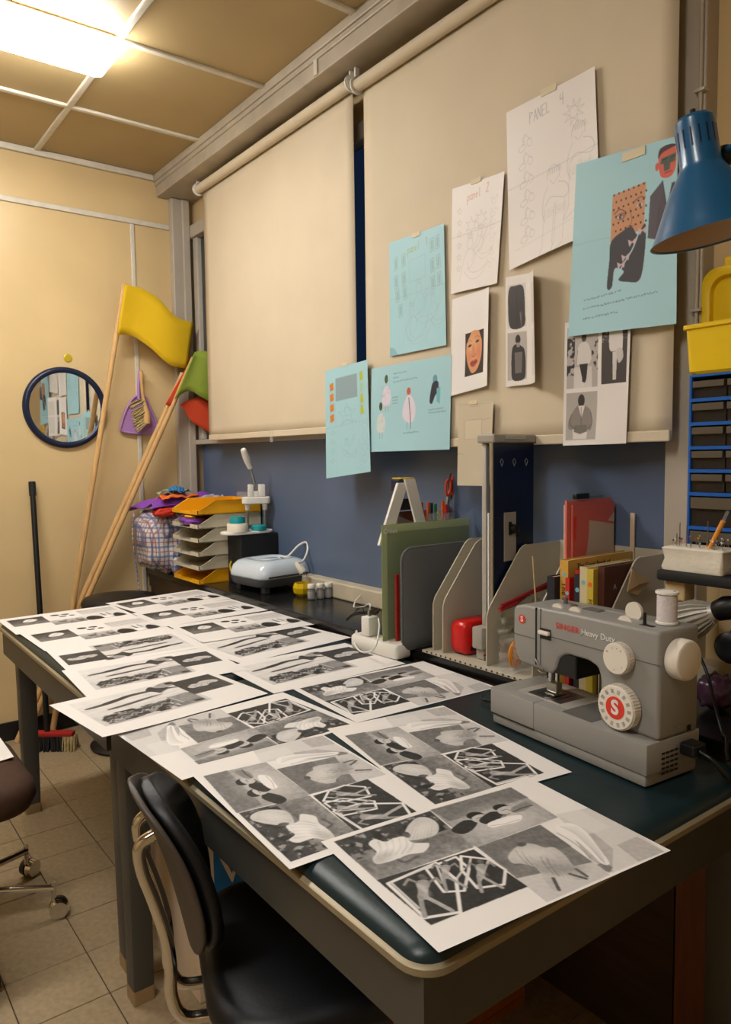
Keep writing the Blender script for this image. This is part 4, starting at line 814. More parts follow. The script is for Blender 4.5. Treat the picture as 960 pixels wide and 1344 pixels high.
drape('orange_cloth', (1.46, 3.47, 1.128), .10, .05, .022, 9, M['orange'], 'orange cloth strip folded over the purple satin', .3)
drape('printed_cloth', (1.47, 3.52, 1.152), .065, .05, .025, 12, M['printcloth'], 'small patterned green cloth on the heap', .5)
drape('blue_cloth', (1.455, 3.46, 1.160), .035, .03, .025, 14, M['bluecloth'], 'small bright blue cloth scrap on the heap')
cloth('red_cloth', (1.350, 3.365, 1.050), (.055, .028, .020), .15, 21, M['redcloth'], 'red cloth bundle peeking over the plaid bag')
drape('grey_cloth', (1.58, 3.345, 1.118), .08, .022, .03, 24, M['greycloth'], 'pale grey shiny cloth behind the top letter tray', .1)
# letter trays
def letter_tray(z, m_, label):
    x0, x1, y0, y1, h = 1.366, 1.682, 3.030, 3.312, .060
    b = B(Matrix.Translation((0, 0, z))); b.box(x0, x1, y0, y1, 0, .003)
    prof = [(x0, .001), (x0, .018), (x0+.012, .020), (x0+.085, h), (x1, h), (x1, .001)]
    for y in (y0, y1-.003):
        b.loft([[(p[0], y, p[1]) for p in prof], [(p[0], y+.003, p[1]) for p in prof]])
        s = -1 if y == y0 else 1; b.loft([[(p[0], y+(0 if s < 0 else .003), p[1]) for p in prof[2:5]], [(p[0], y+(0 if s < 0 else .003)+s*.006, p[1]+.001) for p in prof[2:5]]], False, False, False)
    b.box(x1-.003, x1, y0, y1, .003, h)
    b.box(x0, x0+.003, y0, y0+.085, .003, .018); b.box(x0, x0+.003, y1-.085, y1, .003, .018)
    return b.build('letter_tray', m_, label=label, cat='letter tray', group='stacked letter trays')
zs = [ZC+.0005+.0615*k for k in range(6)]; nm = ['yellow letter tray at the bottom of the stack', 'grey letter tray right above the bottom yellow one', 'grey letter tray third from the bottom of the stack', 'grey letter tray fourth from the bottom of the stack', 'grey letter tray holding purple cloth, under the top tray', 'yellow letter tray on top of the stack']
for k, z in enumerate(zs): letter_tray(z, M['trayyellow'] if k in (0, 5) else M['traygrey'], nm[k])
blob((1.405, 3.17, zs[4]+.028), (.05, .085, .020), .12, 31, .8, 36, 16, 6).build('purple_cloth', M['purple'], label='purple cloth tucked in a grey letter tray', cat='cloth', smooth=180)
blob((1.380, 3.14, zs[4]+.050), (.02, .04, .006), .1, 32, .8, 24, 12, 6).build('yellow_cloth', M['trayyellow'], label='yellow cloth scrap on the purple cloth in the tray', cat='cloth', smooth=180)
b = B(); b.box(1.615, 1.675, 3.04, 3.14, zs[5]+.0615, zs[5]+.09, .002); b.build('clear_box', M['film'], label='small clear plastic box on the top yellow tray', cat='box')
# speaker
t = thing('speaker_box', 'black speaker box under the lever press', 'speaker', (1.595, 2.955, ZC))
B().box(1.500, 1.688, 2.890, 3.018, ZC+.0005, .968, .005).build('cabinet', M['blackmatte'], t, world=True)
B().lathe([(.001, .004), (.03, .002), (.045, .004), (.05, 0)], 28, frame_T((1.4995, 2.955, .83), (0, -1, 0), (0, 0, 1))).build('cone', M['black'], t, world=True, smooth=50)
B().tube([(1.4985, 2.985, .80), (1.4965, 2.987, .825), (1.4985, 2.978, .845)], .006, 8, 4).build('yellow_port', M['bowl'], t, world=True, smooth=60)
# lever press on the speaker
t = thing('lever_press', 'white hand lever badge press with teal dies on the speaker', 'press', (1.58, 2.95, .969)); pz = .969
b = B(); b.loft([[(p[0], p[1], z) for p in rrect(1.56, 2.945, .245-2*i, .115-2*i, .056, 8)] for i, z in ((.003, pz), (0, pz+.003), (0, pz+.009), (.003, pz+.012))]); b.build('base_plate', M['white'], t, world=True, smooth=40)
b = B(); b.lathe([(.046, pz+.0122), (.046, pz+.045), (.043, pz+.049), (.02, pz+.049)], 30, Matrix.Translation((1.505, 2.925, 0))); b.build('die_cup', M['offwhite'], t, world=True, smooth=40)
b = B(); b.lathe([(.034, pz+.0495), (.034, pz+.066), (.031, pz+.073), (.031, pz+.078), (.005, pz+.078)], 28, Matrix.Translation((1.505, 2.925, 0))); b.build('teal_die', M['teal'], t, world=True, smooth=40)
b = B(); b.lathe([(.032, pz+.0122), (.034, pz+.018), (.034, pz+.032), (.030, pz+.036), (.005, pz+.036)], 28, Matrix.Translation((1.605, 2.915, 0))); b.build('teal_die', M['teal'], t, world=True, smooth=40)
for x, y in ((1.578, 2.965), (1.648, 2.935)):
    g = B(); g.cyl((x, y, pz+.012), (x, y, pz+.14), .0055, seg=12); g.build('guide_rod', M['steel'], t, world=True, smooth=60)
    g = B(); g.cyl((x, y, pz+.10), (x, y, pz+.128), .010, .013, 14); g.build('rod_collar', M['white'], t, world=True, smooth=60)
hT = Matrix.Translation((1.613, 2.95, 0)) @ Matrix.Rotation(math.radians(-20), 4, 'Z')
b = B(hT); b.loft([[(p[0], p[1], z) for p in rrect(0, 0, .125-2*i, .055-2*i, .02, 5)] for i, z in ((.004, pz+.128), (0, pz+.132), (0, pz+.156), (.004, pz+.160))]); b.build('crosshead', M['white'], t, world=True, smooth=40)
b = B(hT); b.box(-.035, -.012, -.018, .018, pz+.1605, pz+.215, .004); b.box(.010, .040, -.018, .018, pz+.1605, pz+.215, .004); b.box(-.0118, .0098, -.016, .018, pz+.1605, pz+.185, .002); b.build('fork', M['white'], t, world=True, smooth=40)
L0, L1, L2 = ony(337, 642, 2.95), ony(329, 615, 2.94), ony(319, 589, 2.92)
B().cyl(L0, L1, .0055, seg=10).build('lever_rod', M['steel'], t, world=True, smooth=60); B().cyl(hT @ Vector((-.036, 0, pz+.205)), hT @ Vector((.042, 0, pz+.205)), .004, seg=10).build('pivot', M['steel'], t, world=True, smooth=60)
B().tube([L1, L1*.8+L2*.2, L1*.5+L2*.5, L1*.15+L2*.85, L2], [.010, .0125, .013, .0135, .0145, .0155, .016, .016, .015, .014, .0135, .012, .009], 12, 3).build('lever_grip', M['white'], t, world=True, smooth=70)
# heat press
hx, hy = 1.560, 2.745
t = thing('heat_press', 'ice blue square heat press resting on its dark base', 'heat press', (hx, hy, ZC)); HR = Matrix.Translation((hx, hy, ZC)) @ Matrix.Rotation(math.radians(6), 4, 'Z')
R = lambda w, d, r, z: [(p[0], p[1], z) for p in rrect(0, 0, w, d, r, 7)]
B(HR).loft([R(.20, .20, .05, .022), R(.252, .252, .05, .030), R(.264, .264, .05, .050), R(.266, .266, .05, .060), R(.258, .258, .048, .061)]).build('stand', M['darkgrey'], t, world=True, smooth=40)
for sx in (-1, 1):
    for sy in (-1, 1): B(HR).box(sx*.09-.014, sx*.09+.014, sy*.09-.014, sy*.09+.014, .0003, .030, .004).build('foot', M['darkgrey'], t, world=True)
B(HR).loft([R(.262, .262, .05, .0615), R(.268, .268, .05, .068), R(.266, .266, .05, .082), R(.250, .250, .05, .108), R(.222, .222, .05, .124), R(.190, .185, .045, .131), R(.165, .150, .045, .132), R(.150, .105, .045, .128), R(.140, .090, .04, .112)]).build('shell', M['press'], t, world=True, smooth=70)
B(HR).loft([R(.085, .056, .026, .1125), R(.085, .056, .026, .127), R(.075, .048, .02, .130)]).build('grip_bar', M['press'], t, world=True, smooth=50)
B(HR).box(-.264/2+.03, .10, -.1345, -.1315, .066, .074, .001).build('seam', M['darkgrey'], t, world=True)
q = HR @ Vector((.07, .02, .128)); B().tube([q, ony(378, 730, 2.70), ony(392, 716, 2.68), ony(402, 712, 2.66), ony(404, 722, 2.64), ony(398, 736, 2.60), ony(390, 739, 2.585)], .0045, 8, 6).build('power_cable', M['white'], t, world=True, smooth=70)
p0, p1 = ony(388, 738, 2.58), ony(398, 751, 2.56); B().tube([p0, p0*.6+p1*.4, p1], [.006, .009, .012, .016, .016], 12, 2).build('plug', M['offwhite'], t, world=True, smooth=40)
for s in (-.006, .006): B().cyl(p1+np.array([s, 0, 0]), p1+(p1-p0)*.35+np.array([s, 0, 0]), .0024, seg=8).build('plug_pin', M['steel'], t, world=True, smooth=60)
# yellow bowl, tool, bottles
p = onz(403, 783, ZC); b = B(Matrix.Translation((p[0], p[1]+.03, ZC))); b.lathe([(.024, .0005), (.036, .012), (.040, .034), (.034, .052), (.030, .052), (.034, .034), (.030, .014), (.005, .006)], 9); b.build('faceted_bowl', M['bowl'], label='small yellow faceted bowl next to the bottles', cat='bowl')
p = onz(424, 775, ZC); b = B(); b.tube([(p[0]+.02, p[1]-.01, ZC+.008), (p[0]+.03, p[1]-.02, ZC+.03), (p[0]+.045, p[1]-.045, ZC+.062)], [.012, .013, .012, .008, .006], 10, 2); b.build('craft_scraper', M['darkgrey'], label='small dark pointed hand tool leaning behind the bottles', cat='tool', smooth=60)
for k, (px_, py_) in enumerate(((411.5, 787), (423, 786), (433.5, 785), (443.5, 781))):
    p = onz(px_, py_, ZC); t = thing('paint_bottle', ('small white capped paint bottle next to the yellow bowl', 'second small white capped paint bottle from the yellow bowl', 'third small white capped paint bottle from the yellow bowl', 'small white capped paint bottle farthest from the yellow bowl')[k], 'bottle', (p[0], p[1]+.012, ZC), group='small bottles on the counter'); T_ = Matrix.Translation((p[0], p[1]+.012, ZC))
    B(T_).lathe([(.014, .0004), (.0158, .002), (.0158, .034), (.012, .040), (.012, .043)], 18).build('glass', M['bottle'], t, world=True, smooth=40)
    B(T_).lathe([(.0161, .006), (.0162, .0065), (.0162, .030), (.0161, .0305)], 18, None, False, False).build('bottle_label', M['label'], t, world=True, smooth=40)
    B(T_).lathe([(.0155, .043), (.016, .0445), (.016, .058), (.0145, .060), (.002, .060)], 18).build('screw_cap', M['white'], t, world=True, smooth=40)
B().sphere((*onz(450, 785, ZC)[:2], ZC+.007), (.012, .008, .0065), 12, 8).build('teal_eraser', M['teal'], label='tiny teal rubber lying beside the bottles', cat='eraser', smooth=60)
B().tube([onz(452, 783, ZC+.004), onz(470, 790, ZC+.004), onz(488, 793, ZC+.004), onz(497, 800, ZC+.004), onz(487, 806, ZC+.004)], .0028, 6, 8).build('red_wire', M['bookbrown'], label='thin reddish wire lying along the window sill', cat='wire', smooth=60)
B().tube([onz(455, 812, ZC+.003), onz(465, 805, ZC+.003), onz(480, 803, ZC+.003), onz(497, 800, ZC+.003)], .0022, 6, 8).build('black_wire', M['black'], label='thin black wire curling on the black countertop', cat='wire', smooth=60)
# power strip and chargers
t = thing('power_strip', 'white power strip lying at the end of the prints', 'power strip', (1.332, 1.705, ZT+.006))
PT = Matrix.Translation((1.335, 1.705, ZT+.004)) @ Matrix.Rotation(math.radians(4), 4, 'Z')
B(PT).loft([[(p[0], p[1], z) for p in rrect(0, 0, .062-2*i, .205-2*i, .012, 4)] for i, z in ((.002, 0), (0, .004), (0, .034), (.004, .040))]).build('strip_body', M['white'], t, world=True, smooth=40)
for k in range(3): B(PT).lathe([(.019, .0402), (.019, .041), (.016, .0412), (.015, .0405), (.002, .0405)], 18, Matrix.Translation((0, -.065+.065*k, 0))).build('socket', M['offwhite'], t, world=True, smooth=40)
t = thing('usb_charger', 'white phone charger block plugged into the power strip', 'charger', (1.335, 1.74, ZT+.045))
CT = PT @ Matrix.Translation((0, .045, .0416)); B(CT).box(-.020, .020, -.018, .018, 0, .058, .004).build('charger_body', M['white'], t, world=True, smooth=30)
B(CT).box(-.006, .006, -.004, .004, .0585, .075, .002).build('usb_plug', M['steel'], t, world=True)
e = CT @ Vector((0, 0, .076)); B().tube([e, e+Vector((0, 0, .018)), onz(478, 796, ZC+.01), onz(465, 797, ZC+.01), onz(470, 785, ZC+.03), onz(488, 772, ZC+.05), onz(500, 770, ZC+.05)], .0026, 8, 8).build('cable', M['white'], t, world=True, smooth=60)
B().tube([PT @ Vector((.0, .104, .02)), onz(468, 828, ZC+.01), onz(466, 845, ZT+.02), onz(476, 856, ZT+.01), onz(492, 850, ZT+.05), onz(498, 825, ZC+.06), onz(497, 812, ZC+.08)], .0026, 8, 8).build('charging_cable', M['white'], label='thin white charging cable looping over the power strip', cat='cable', smooth=60)

# ================================================================== COUNTER, NEAR PART
# divider organizer
t = thing('desk_organizer', 'grey metal organizer with upright dividers on a notched base', 'organizer', (1.53, 1.27, ZC)); oz = ZC+.0004
B().box(1.372, 1.688, .975, 1.560, oz, oz+.007, .001).build('base', M['organizer'], t, world=True)
B().box(1.684, 1.688, 1.0, 1.327, oz+.0072, 1.062).build('back_panel', M['organizer'], t, world=True)
for k in range(30):
    y = .985+k*.019; B().box(1.3712, 1.3722, y, y+.006, oz+.002, oz+.0068).build('notch', M['tick'], t, world=True)
prof = [(1.392, oz+.0075), (1.683, oz+.0075), (1.683, 1.060), (1.545, 1.060)]+[(1.545-.030*math.sin(a)-.012*(1-math.cos(a)), 1.060-.035*(1-math.cos(a))) for a in (.4, .8, 1.2)]+[(1.400, .905), (1.393, .885)]
for y in (1.5330, 1.4930, 1.3270, 1.1750, .9850):
    b = B(); b.loft([[(p[0], y, p[1]) for p in prof], [(p[0], y+.003, p[1]) for p in prof]]); dv = b.build('divider', M['organizer'], t, world=True)
    B().tube([(p[0], y+.0015, p[1]) for p in prof[3:]]+[(prof[0][0], y+.0015, prof[0][1]+.003)], .0022, 6).build('rolled_edge', M['organizer'], dv, world=True, smooth=60)
# green cutting mat and grey mat
t = thing('cutting_mat', 'green gridded cutting mat standing on edge in a clear sleeve', 'cutting mat', (1.50, 1.675, ZC))
B().box(1.322, 1.672, 1.672, 1.677, ZC+.0005, ZC+.357, .002).build('mat_board', M['matgreen'], t, world=True)
B().box(1.318, 1.338, 1.6707, 1.6717, ZC+.001, ZC+.356).build('clear_edge', M['matedge'], t, world=True); B().box(1.339, 1.671, 1.6707, 1.6717, ZC+.334, ZC+.356).build('clear_edge', M['matedge'], t, world=True)
def filmf(u, v): return (1.314+.372*u, 1.662+.003*math.sin(u*9+v*5)+.002*math.sin(v*17+u*3), ZC+.001+(.372+.012*math.sin(u*14))*v)
B().grid(filmf, 40, 30).build('clear_sleeve', M['film'], t, world=True, smooth=180)
text('Cricut', .020, wallT(1.350, 1.6700, ZC+.338), M['whiteprint'], 'lettering', t)
t = thing('press_mat', 'dark grey padded press mat with rounded corners standing on edge', 'mat', (1.50, 1.6, ZC))
b = B(); T_ = wallT(1.504, 1.612, ZC+.146); b.loft([[(p[0], p[1], z) for p in rrect(0, 0, .330-2*i, .290-2*i, .035, 6)] for i, z in ((.004, 0), (0, .003), (0, .009), (.004, .012))], T=T_); b.build('mat_pad', M['greymat'], t, world=True, smooth=40)
B().tube([T_ @ Vector((p[0], p[1], .006)) for p in rrect(0, 0, .332, .292, .036, 6)], .0045, 8, closed=True).build('bound_edge', M['greymat'], t, world=True, smooth=60)
B().box(1.346, 1.358, 1.640, 1.648, ZC+.0005, ZC+.215, .002).build('red_ruler', M['red'], label='thin red strip standing between green and grey mats', cat='ruler')
# white tent card behind the mat
t = thing('tent_card', 'folded white card standing like a tent behind the green mat', 'card', (1.6, 1.78, ZC))
def quad(p, q, w, name, m_, par, Y0, Y1):
    a, b2 = ony(*p, Y0), ony(*q, Y0); bb = B(); d = np.array([w, 0, 0]); e = np.array([0, Y1-Y0, 0])
    bb.loft([[a, a+d, a+d+e, a+e], [b2, b2+d, b2+d+e, b2+e]]); return bb.build(name, m_, par, world=True)
quad((498, 716), (523, 634), .040, 'card_panel', M['paper'], t, 1.745, 1.755); quad((554, 716), (532, 629), .040, 'card_panel', M['paper'], t, 1.735, 1.743)
a = ony(530, 628, 1.76); B().box(a[0]-.020, a[0]+.045, 1.757, 1.80, a[2]-.04, a[2]-.002, .004).build('fold', M['navy'], t, world=True); B().box(a[0]-.014, a[0]+.042, 1.757, 1.80, a[2]-.0015, a[2]+.002, .001).build('fold_edge', M['yellowbox'], t, world=True)
q0 = ony(523, 680, 1.79); B().box(q0[0]-.005, q0[0]+.06, 1.785, 1.79, ZC+.001, q0[2]+.02).build('picture_panel', M['bookbrown'], t, world=True); B().box(q0[0]-.001, q0[0]+.05, 1.781, 1.7845, q0[2]+.025, q0[2]+.06).build('picture_panel', M['bookdark'], t, world=True)
# pen cup, pens, scissors
pc0 = ony(570, 680, 1.775); cxp = pc0[0]
t = thing('pen_cup', 'clear plastic pen box behind the green cutting mat', 'pen holder', (cxp, 1.775, ZC))
B().box(cxp-.045, cxp+.062, 1.7455, 1.7475, ZC+.004, 1.118).build('wall', M['film'], t, world=True); B().box(cxp-.045, cxp+.062, 1.813, 1.815, ZC+.004, 1.118).build('wall', M['film'], t, world=True); B().box(cxp-.045, cxp+.062, 1.7455, 1.815, ZC+.0005, ZC+.0035).build('bottom', M['film'], t, world=True)
for k, (px_, ty, colr, lab) in enumerate(((550, 660, (230, 170, 20), 'yellow'), (553, 659, (226, 120, 40), 'light orange'), (554.5, 672, (40, 150, 70), 'green'), (557.5, 669, (206, 80, 34), 'red orange'), (562, 659, (206, 96, 40), 'dark orange'), (566, 660, (34, 40, 60), 'navy'), (571, 661, (30, 110, 70), 'dark green'), (576, 670, (214, 190, 40), 'mustard'), (581, 657, (200, 84, 30), 'rust'), (585, 662, (190, 30, 34), 'crimson'), (588, 664, (205, 40, 36), 'bright red'))):
    a = ony(px_, ty, 1.760+.010*(k % 3)); mt = mat('pen_'+lab.replace(' ', '_'), colr, .4); t = thing('felt_pen', lab+' felt pen standing in the clear pen box', 'pen', (a[0], a[1], ZC+.004), group='pens in the pen box')
    B().cyl((a[0], a[1], ZC+.004), (a[0]+.002, a[1], a[2]-.030), .0045, seg=10).build('barrel', mt, t, world=True, smooth=60); B().cyl((a[0]+.002, a[1], a[2]-.030), (a[0]+.002, a[1], a[2]), .0055, .005, 10).build('pen_cap', mt, t, world=True, smooth=60)
t = thing('scissors', 'large scissors with black and red handles standing behind the pens', 'scissors', ony(586, 690, 1.78))
def loop(pts, r, nm, m_, Y): B().tube([ony(a, b, Y) for a, b in smooth_pts(pts)], r, 8, closed=True).build(nm, m_, t, world=True, smooth=60)
def smooth_pts(pts):
    m = len(pts); out = []; P = [np.array(p, float) for p in pts]
    for i in range(m):
        a, b, c2, d = P[i-1], P[i], P[(i+1) % m], P[(i+2) % m]
        for k in range(5):
            s = k/5; out.append(.5*((2*b)+(-a+c2)*s+(2*a-5*b+4*c2-d)*s*s+(-a+3*b-3*c2+d)*s**3))
    return out
loop([(595, 621), (600, 624), (600, 642), (597, 660), (594, 652), (592, 636)], .0085, 'handle', M['black'], 1.772); loop([(595, 624), (598, 627), (597, 643), (595, 650), (593, 640)], .0040, 'handle_lining', M['redfoam'], 1.764)
loop([(588, 630), (592, 632), (591, 645), (587, 650), (585.5, 638)], .0042, 'handle', M['redfoam'], 1.760)
B().tube([ony(598, 650, 1.772), ony(594, 668, 1.772), ony(590, 684, 1.772)], .0075, 8, 3).build('handle_stem', M['black'], t, world=True, smooth=60)
b = B(); b.tube([ony(590, 646, 1.764), ony(587, 665, 1.764), ony(585, 700, 1.764), ony(583, 740, 1.764)], [.006, .007, .008, .008, .008, .007, .004], 6, 2); b.build('blade', M['steel'], t, world=True, smooth=40)
# paper trimmer standing on end
t = thing('paper_trimmer', 'tall navy paper trimmer standing on end with a pale rail', 'paper trimmer', (1.54, 1.39, ZC)); tz = ZC+.008
B().box(1.430, 1.588, 1.3400, 1.3470, tz, 1.333, .002).build('bed', M['navy'], t, world=True)
B().box(1.4250, 1.4295, 1.3390, 1.3480, tz, 1.333, .001).build('bed_edge', M['strip'], t, world=True)
B().box(1.424, 1.590, 1.3330, 1.3950, 1.3335, 1.3560, .004).build('end_cap', M['capgrey'], t, world=True); B().box(1.465, 1.545, 1.3310, 1.3329, 1.342, 1.3535, .001).build('cap_recess', M['alu'], t, world=True)
B().box(1.436, 1.452, 1.373, 1.389, .845, 1.3332, .003).build('rail', M['alu'], t, world=True, smooth=40)
rf = B().box(1.408, 1.456, 1.362, 1.400, .785, .845, .006).build('rail_foot', M['capgrey'], t, world=True, smooth=30); B().box(1.420, 1.450, 1.367, 1.395, tz, .785, .003).build('foot_stub', M['capgrey'], rf, world=True); B().box(1.419, 1.451, 1.3655, 1.3665, .768, .772).build('red_line', M['red'], rf, world=True)
B().box(1.468, 1.515, 1.3378, 1.3396, 1.02, 1.150, .001).build('scale_plate', M['capgrey'], t, world=True); B().lathe([(.013, 0), (.011, .015), (.004, .018)], 16, wallT(1.502, 1.3374, 1.105)).build('clamp_knob', M['black'], t, world=True, smooth=40); B().box(1.484, 1.495, 1.3353, 1.3373, 1.09, 1.125, .001).build('clamp_lever', M['black'], t, world=True)
for k in range(3):
    x = 1.460+.048*k; B().tube([(x-.006, 1.3390, 1.285), (x, 1.3390, 1.292), (x+.006, 1.3390, 1.285), (x, 1.3390, 1.272), (x-.006, 1.3390, 1.285)], .0007, 5).build('guide_mark', M['label'], t, world=True)
B().box(1.4290, 1.4390, 1.3560, 1.3610, oz+.0075, 1.150, .001).build('white_strip', M['paper'], label='upright white card strip beside the pale trimmer rail', cat='card')
# red tin
t = thing('red_tin', 'glossy red rounded box lying in the organizer', 'box', (1.46, 1.46, oz))
b = B(); T_ = frame_T((1.412, 1.437, oz+.0525), (0, -1, 0), (0, 0, 1)); T_ = Matrix.Translation((1.405, 1.452, oz+.0075+.048)) @ Matrix.Rotation(math.radians(90), 4, 'X') @ Matrix.Identity(4)
b.loft([[(p[0], p[1], z) for p in rrect(.062, 0, .125-2*i, .094-2*i, .022, 6)] for i, z in ((.012, -.030), (.003, -.026), (0, -.018), (0, .020), (.003, .028), (.012, .032))], T=T_); b.build('tin_body', M['tin'], t, world=True, smooth=50)
B().box(1.425, 1.520, 1.4185, 1.4196, oz+.022, oz+.034).build('dark_print', M['blackprint'], t, world=True)
# bubble bag, stick, rubber bands
t = thing('zip_bag', 'clear bubble zip bag with dark red zip standing in the organizer', 'bag', (1.53, 1.25, oz))
def zf(u, v): return (1.405+.22*u, 1.296+.045*math.sin(v*3.1)*(1 if False else 1)*math.sin(u*3.14)*.4+.006*math.sin(u*22+v*13)+.004*math.sin(v*31), oz+.008+(.150+.05*u)*v)
B().grid(zf, 40, 28).build('bubble_wrap', M['bubble'], t, world=True, smooth=180)
B().tube([zf(u, 1.0) for u in (0, .2, .4, .6, .8, 1)], .0065, 8, 4).build('zip_edge', mat('zip_dark_red', (150, 24, 34), .4), t, world=True, smooth=60); B().tube([(p[0], p[1]-.006, p[2]+.012) for p in [zf(u, 1.0) for u in (0, .25, .5, .75, 1)]], .004, 8, 4).build('zip_edge', MATS['zip_dark_red'], t, world=True, smooth=60)
B().cyl((1.500, 1.245, oz+.030), (1.492, 1.262, 1.040), .002, seg=8).build('wooden_skewer', M['wood2'], label='thin wooden skewer standing out of the zip bag', cat='stick', smooth=60)
blob((1.445, 1.238, oz+.105), (.016, .010, .030), .15, 41, .8, 20, 12).build('lime_cloth', M['lime'], label='small lime green scrap by the zip bag', cat='cloth', smooth=180)
t = thing('rubber_bands', 'coil of orange rubber bands in a clear case', 'rubber bands', (1.408, 1.235, oz))
rc = np.array([1.411, 1.252, oz+.052])
for k in range(9):
    r_ = .030-.0025*k; ph = random.uniform(0, 6); pts = [rc+np.array([(r_*.85)*math.cos(a), -.006+.002*k*math.sin(a+ph)*.6, r_*1.15*math.sin(a)]) for a in np.linspace(0, 2*math.pi, 20)[:-1]]
    B().tube([np.array(p) for p in pts], .0022, 6, closed=True).build('band', M['rubber'], t, world=True, smooth=60)
B().box(1.380, 1.442, 1.228, 1.2305, oz+.008, oz+.098, .001).build('case_front', M['film'], t, world=True); B().box(1.380, 1.442, 1.2695, 1.272, oz+.008, oz+.098, .001).build('case_back', M['film'], t, world=True); B().box(1.380, 1.442, 1.2310, 1.269, oz+.0075, oz+.0095).build('case_floor', M['film'], t, world=True)
# books
def book(name, y0, y1, x0, x1, z1, m_, label, spine=None, top_text=None, sm=None, dot=None):
    t = thing(name, label, 'book', ((x0+x1)/2, (y0+y1)/2, oz+.0075), group='books in the organizer'); z0 = oz+.0075
    b = B(); b.box(x0, x1, y0, y0+.0018, z0, z1); b.box(x0, x1, y1-.0018, y1, z0, z1); b.box(x0, x0+.002, y0+.0018, y1-.0018, z0, z1); b.build('cover', m_, t, world=True)
    B().box(x0+.0025, x1-.003, y0+.002, y1-.002, z0+.003, z1-.003).build('pages', M['pages'], t, world=True)
    if spine:
        T_ = frame_T((x0-.0004, (y0+y1)/2, (z0+z1)/2+.03), (0, 0, -1), (0, -1, 0)); text(spine[0], spine[1], T_, sm or M['blackprint'], 'spine_lettering', t)
    if top_text: text(top_text[0], top_text[1], wallT((x0+x1)/2-.03, y0-.0004, z1-.017), M['blackprint'], 'cover_lettering', t)
    if dot: B().lathe([(min(.0055, (y1-y0)*.42), 0), (min(.0055, (y1-y0)*.42), .0004)], 14, frame_T((x0-.0001, (y0+y1)/2, z1-.035), (0, -1, 0), (0, 0, 1))).build('spine_sticker', MATS[dot], t, world=True)
    return t
mat('sticker_blue', (120, 176, 190), .6); mat('sticker_orange', (226, 100, 40), .6)
book('paperback', 1.118, 1.140, 1.400, 1.560, onx(740, 758, 1.41)[2], M['bookdark'], 'dark navy paperback left of the mustard book', ('SUN', .020), sm=M['whiteprint'])
book('large_book', 1.093, 1.116, 1.418, 1.675, onx(757, 738, 1.41)[2], M['cover'], 'tall mustard book with black lettering along cover and spine', ('The Great Book', .020), ('The Great Book of', .017), dot='sticker_blue')
book('thin_book', 1.079, 1.0905, 1.405, 1.530, onx(769, 762, 1.41)[2], M['bookred'], 'thin red book beside the mustard one', ('A', .008), dot='sticker_blue')
book('red_book', 1.068, 1.078, 1.425, 1.600, onx(774, 752, 1.41)[2], mat('book_scarlet', (176, 34, 30), .5), 'taller scarlet book behind the dark picture spine')
book('picture_book', 1.050, 1.067, 1.407, 1.590, onx(778, 757, 1.41)[2], M['bookdark'], 'dark book with white lettering on its spine', ('Robin', .017), sm=M['whiteprint'], dot='sticker_blue')
book('cream_book', 1.028, 1.048, 1.402, 1.600, onx(793, 747, 1.41)[2], M['bookcream'], 'cream spined book between the dark and the yellow one', ('COTTON', .014), sm=M['label'], dot='sticker_blue')
book('yellow_book', 1.010, 1.027, 1.400, 1.610, onx(805, 750, 1.41)[2], M['bookyellow'], 'yellow and black spined book next to the cream one', ('FOOD COOK', .015), dot='sticker_orange')
book('brown_book', .992, 1.0085, 1.415, 1.675, onx(815, 748, 1.41)[2], M['bookbrown'], 'wide brown book at the end of the row')
text('A', .018, wallT(1.455, .9915, 1.00), M['label'], 'cover_lettering', bpy.data.objects['brown_book'])
b = B(); e0, e1, e2, e3 = [ony(a_, b_, y_) for a_, b_, y_ in ((823, 776, .982), (829, 747, .978), (853, 763, .976), (836, 781, .980))]
b.loft([[e0, e1, e2, e3], [v+np.array([0, -.002, 0]) for v in (e0, e1, e2, e3)]]); ev = b.build('envelope', M['envelope'], label='small kraft envelope tucked in front of the brown book', cat='envelope')
m0 = (e0+e1+e2+e3)/4+np.array([0, -.006, 0]); b = B(); b._add([e0+np.array([0, -.003, 0]), e1+np.array([0, -.003, 0]), e2+np.array([0, -.003, 0]), m0], [(0, 1, 3), (1, 2, 3)]); b.build('envelope_flap', M['envelope'], ev, world=True, solid=.0006)
# pink folders
for k, (y, dx, dz, m_, lab) in enumerate(((1.1640, 0, 0, M['pinkshape'], 'thin beige folder behind the pink folders'), (1.1560, -.006, .012, M['pink'], 'pink folder clipped with a black binder clip'), (1.1480, .008, 0, mat('folder_rose', (206, 98, 84), .6), 'rose folder with a large beige shape in front'))):
    t = thing('paper_folder', lab, 'folder', (1.59, y, oz+.008), group='folders in the organizer'); x0, x1 = 1.500+dx, 1.678; zt = 1.176+dz
    b = B(); b.box(x0, x1, y, y+.0012, oz+.008, zt); b.box(x0, x1, y+.0045, y+.0057, oz+.008, zt-.004); b.box(x0-.0012, x0, y, y+.0057, oz+.008, zt); b.build('folder_cover', m_, t, world=True)
    if k == 2: B().prism([(1.560, .99), (1.676, .99), (1.676, 1.120), (1.660, 1.122), (1.572, 1.135), (1.572, 1.105), (1.565, 1.06), (1.545, 1.02)], .0002, .0006, wallT(0, y, 0)).build('beige_shape', M['pinkshape'], t, world=True); B().prism([(1.650, 1.130), (1.677, 1.125), (1.677, 1.150)], .0002, .0006, wallT(0, y, 0)).build('beige_shape', M['pinkshape'], t, world=True); B().prism([(1.509, 1.095), (1.518, 1.085), (1.521, 1.15), (1.509, 1.145)], .0002, .0005, wallT(0, y, 0)).build('red_tab', M['redprint'], t, world=True)
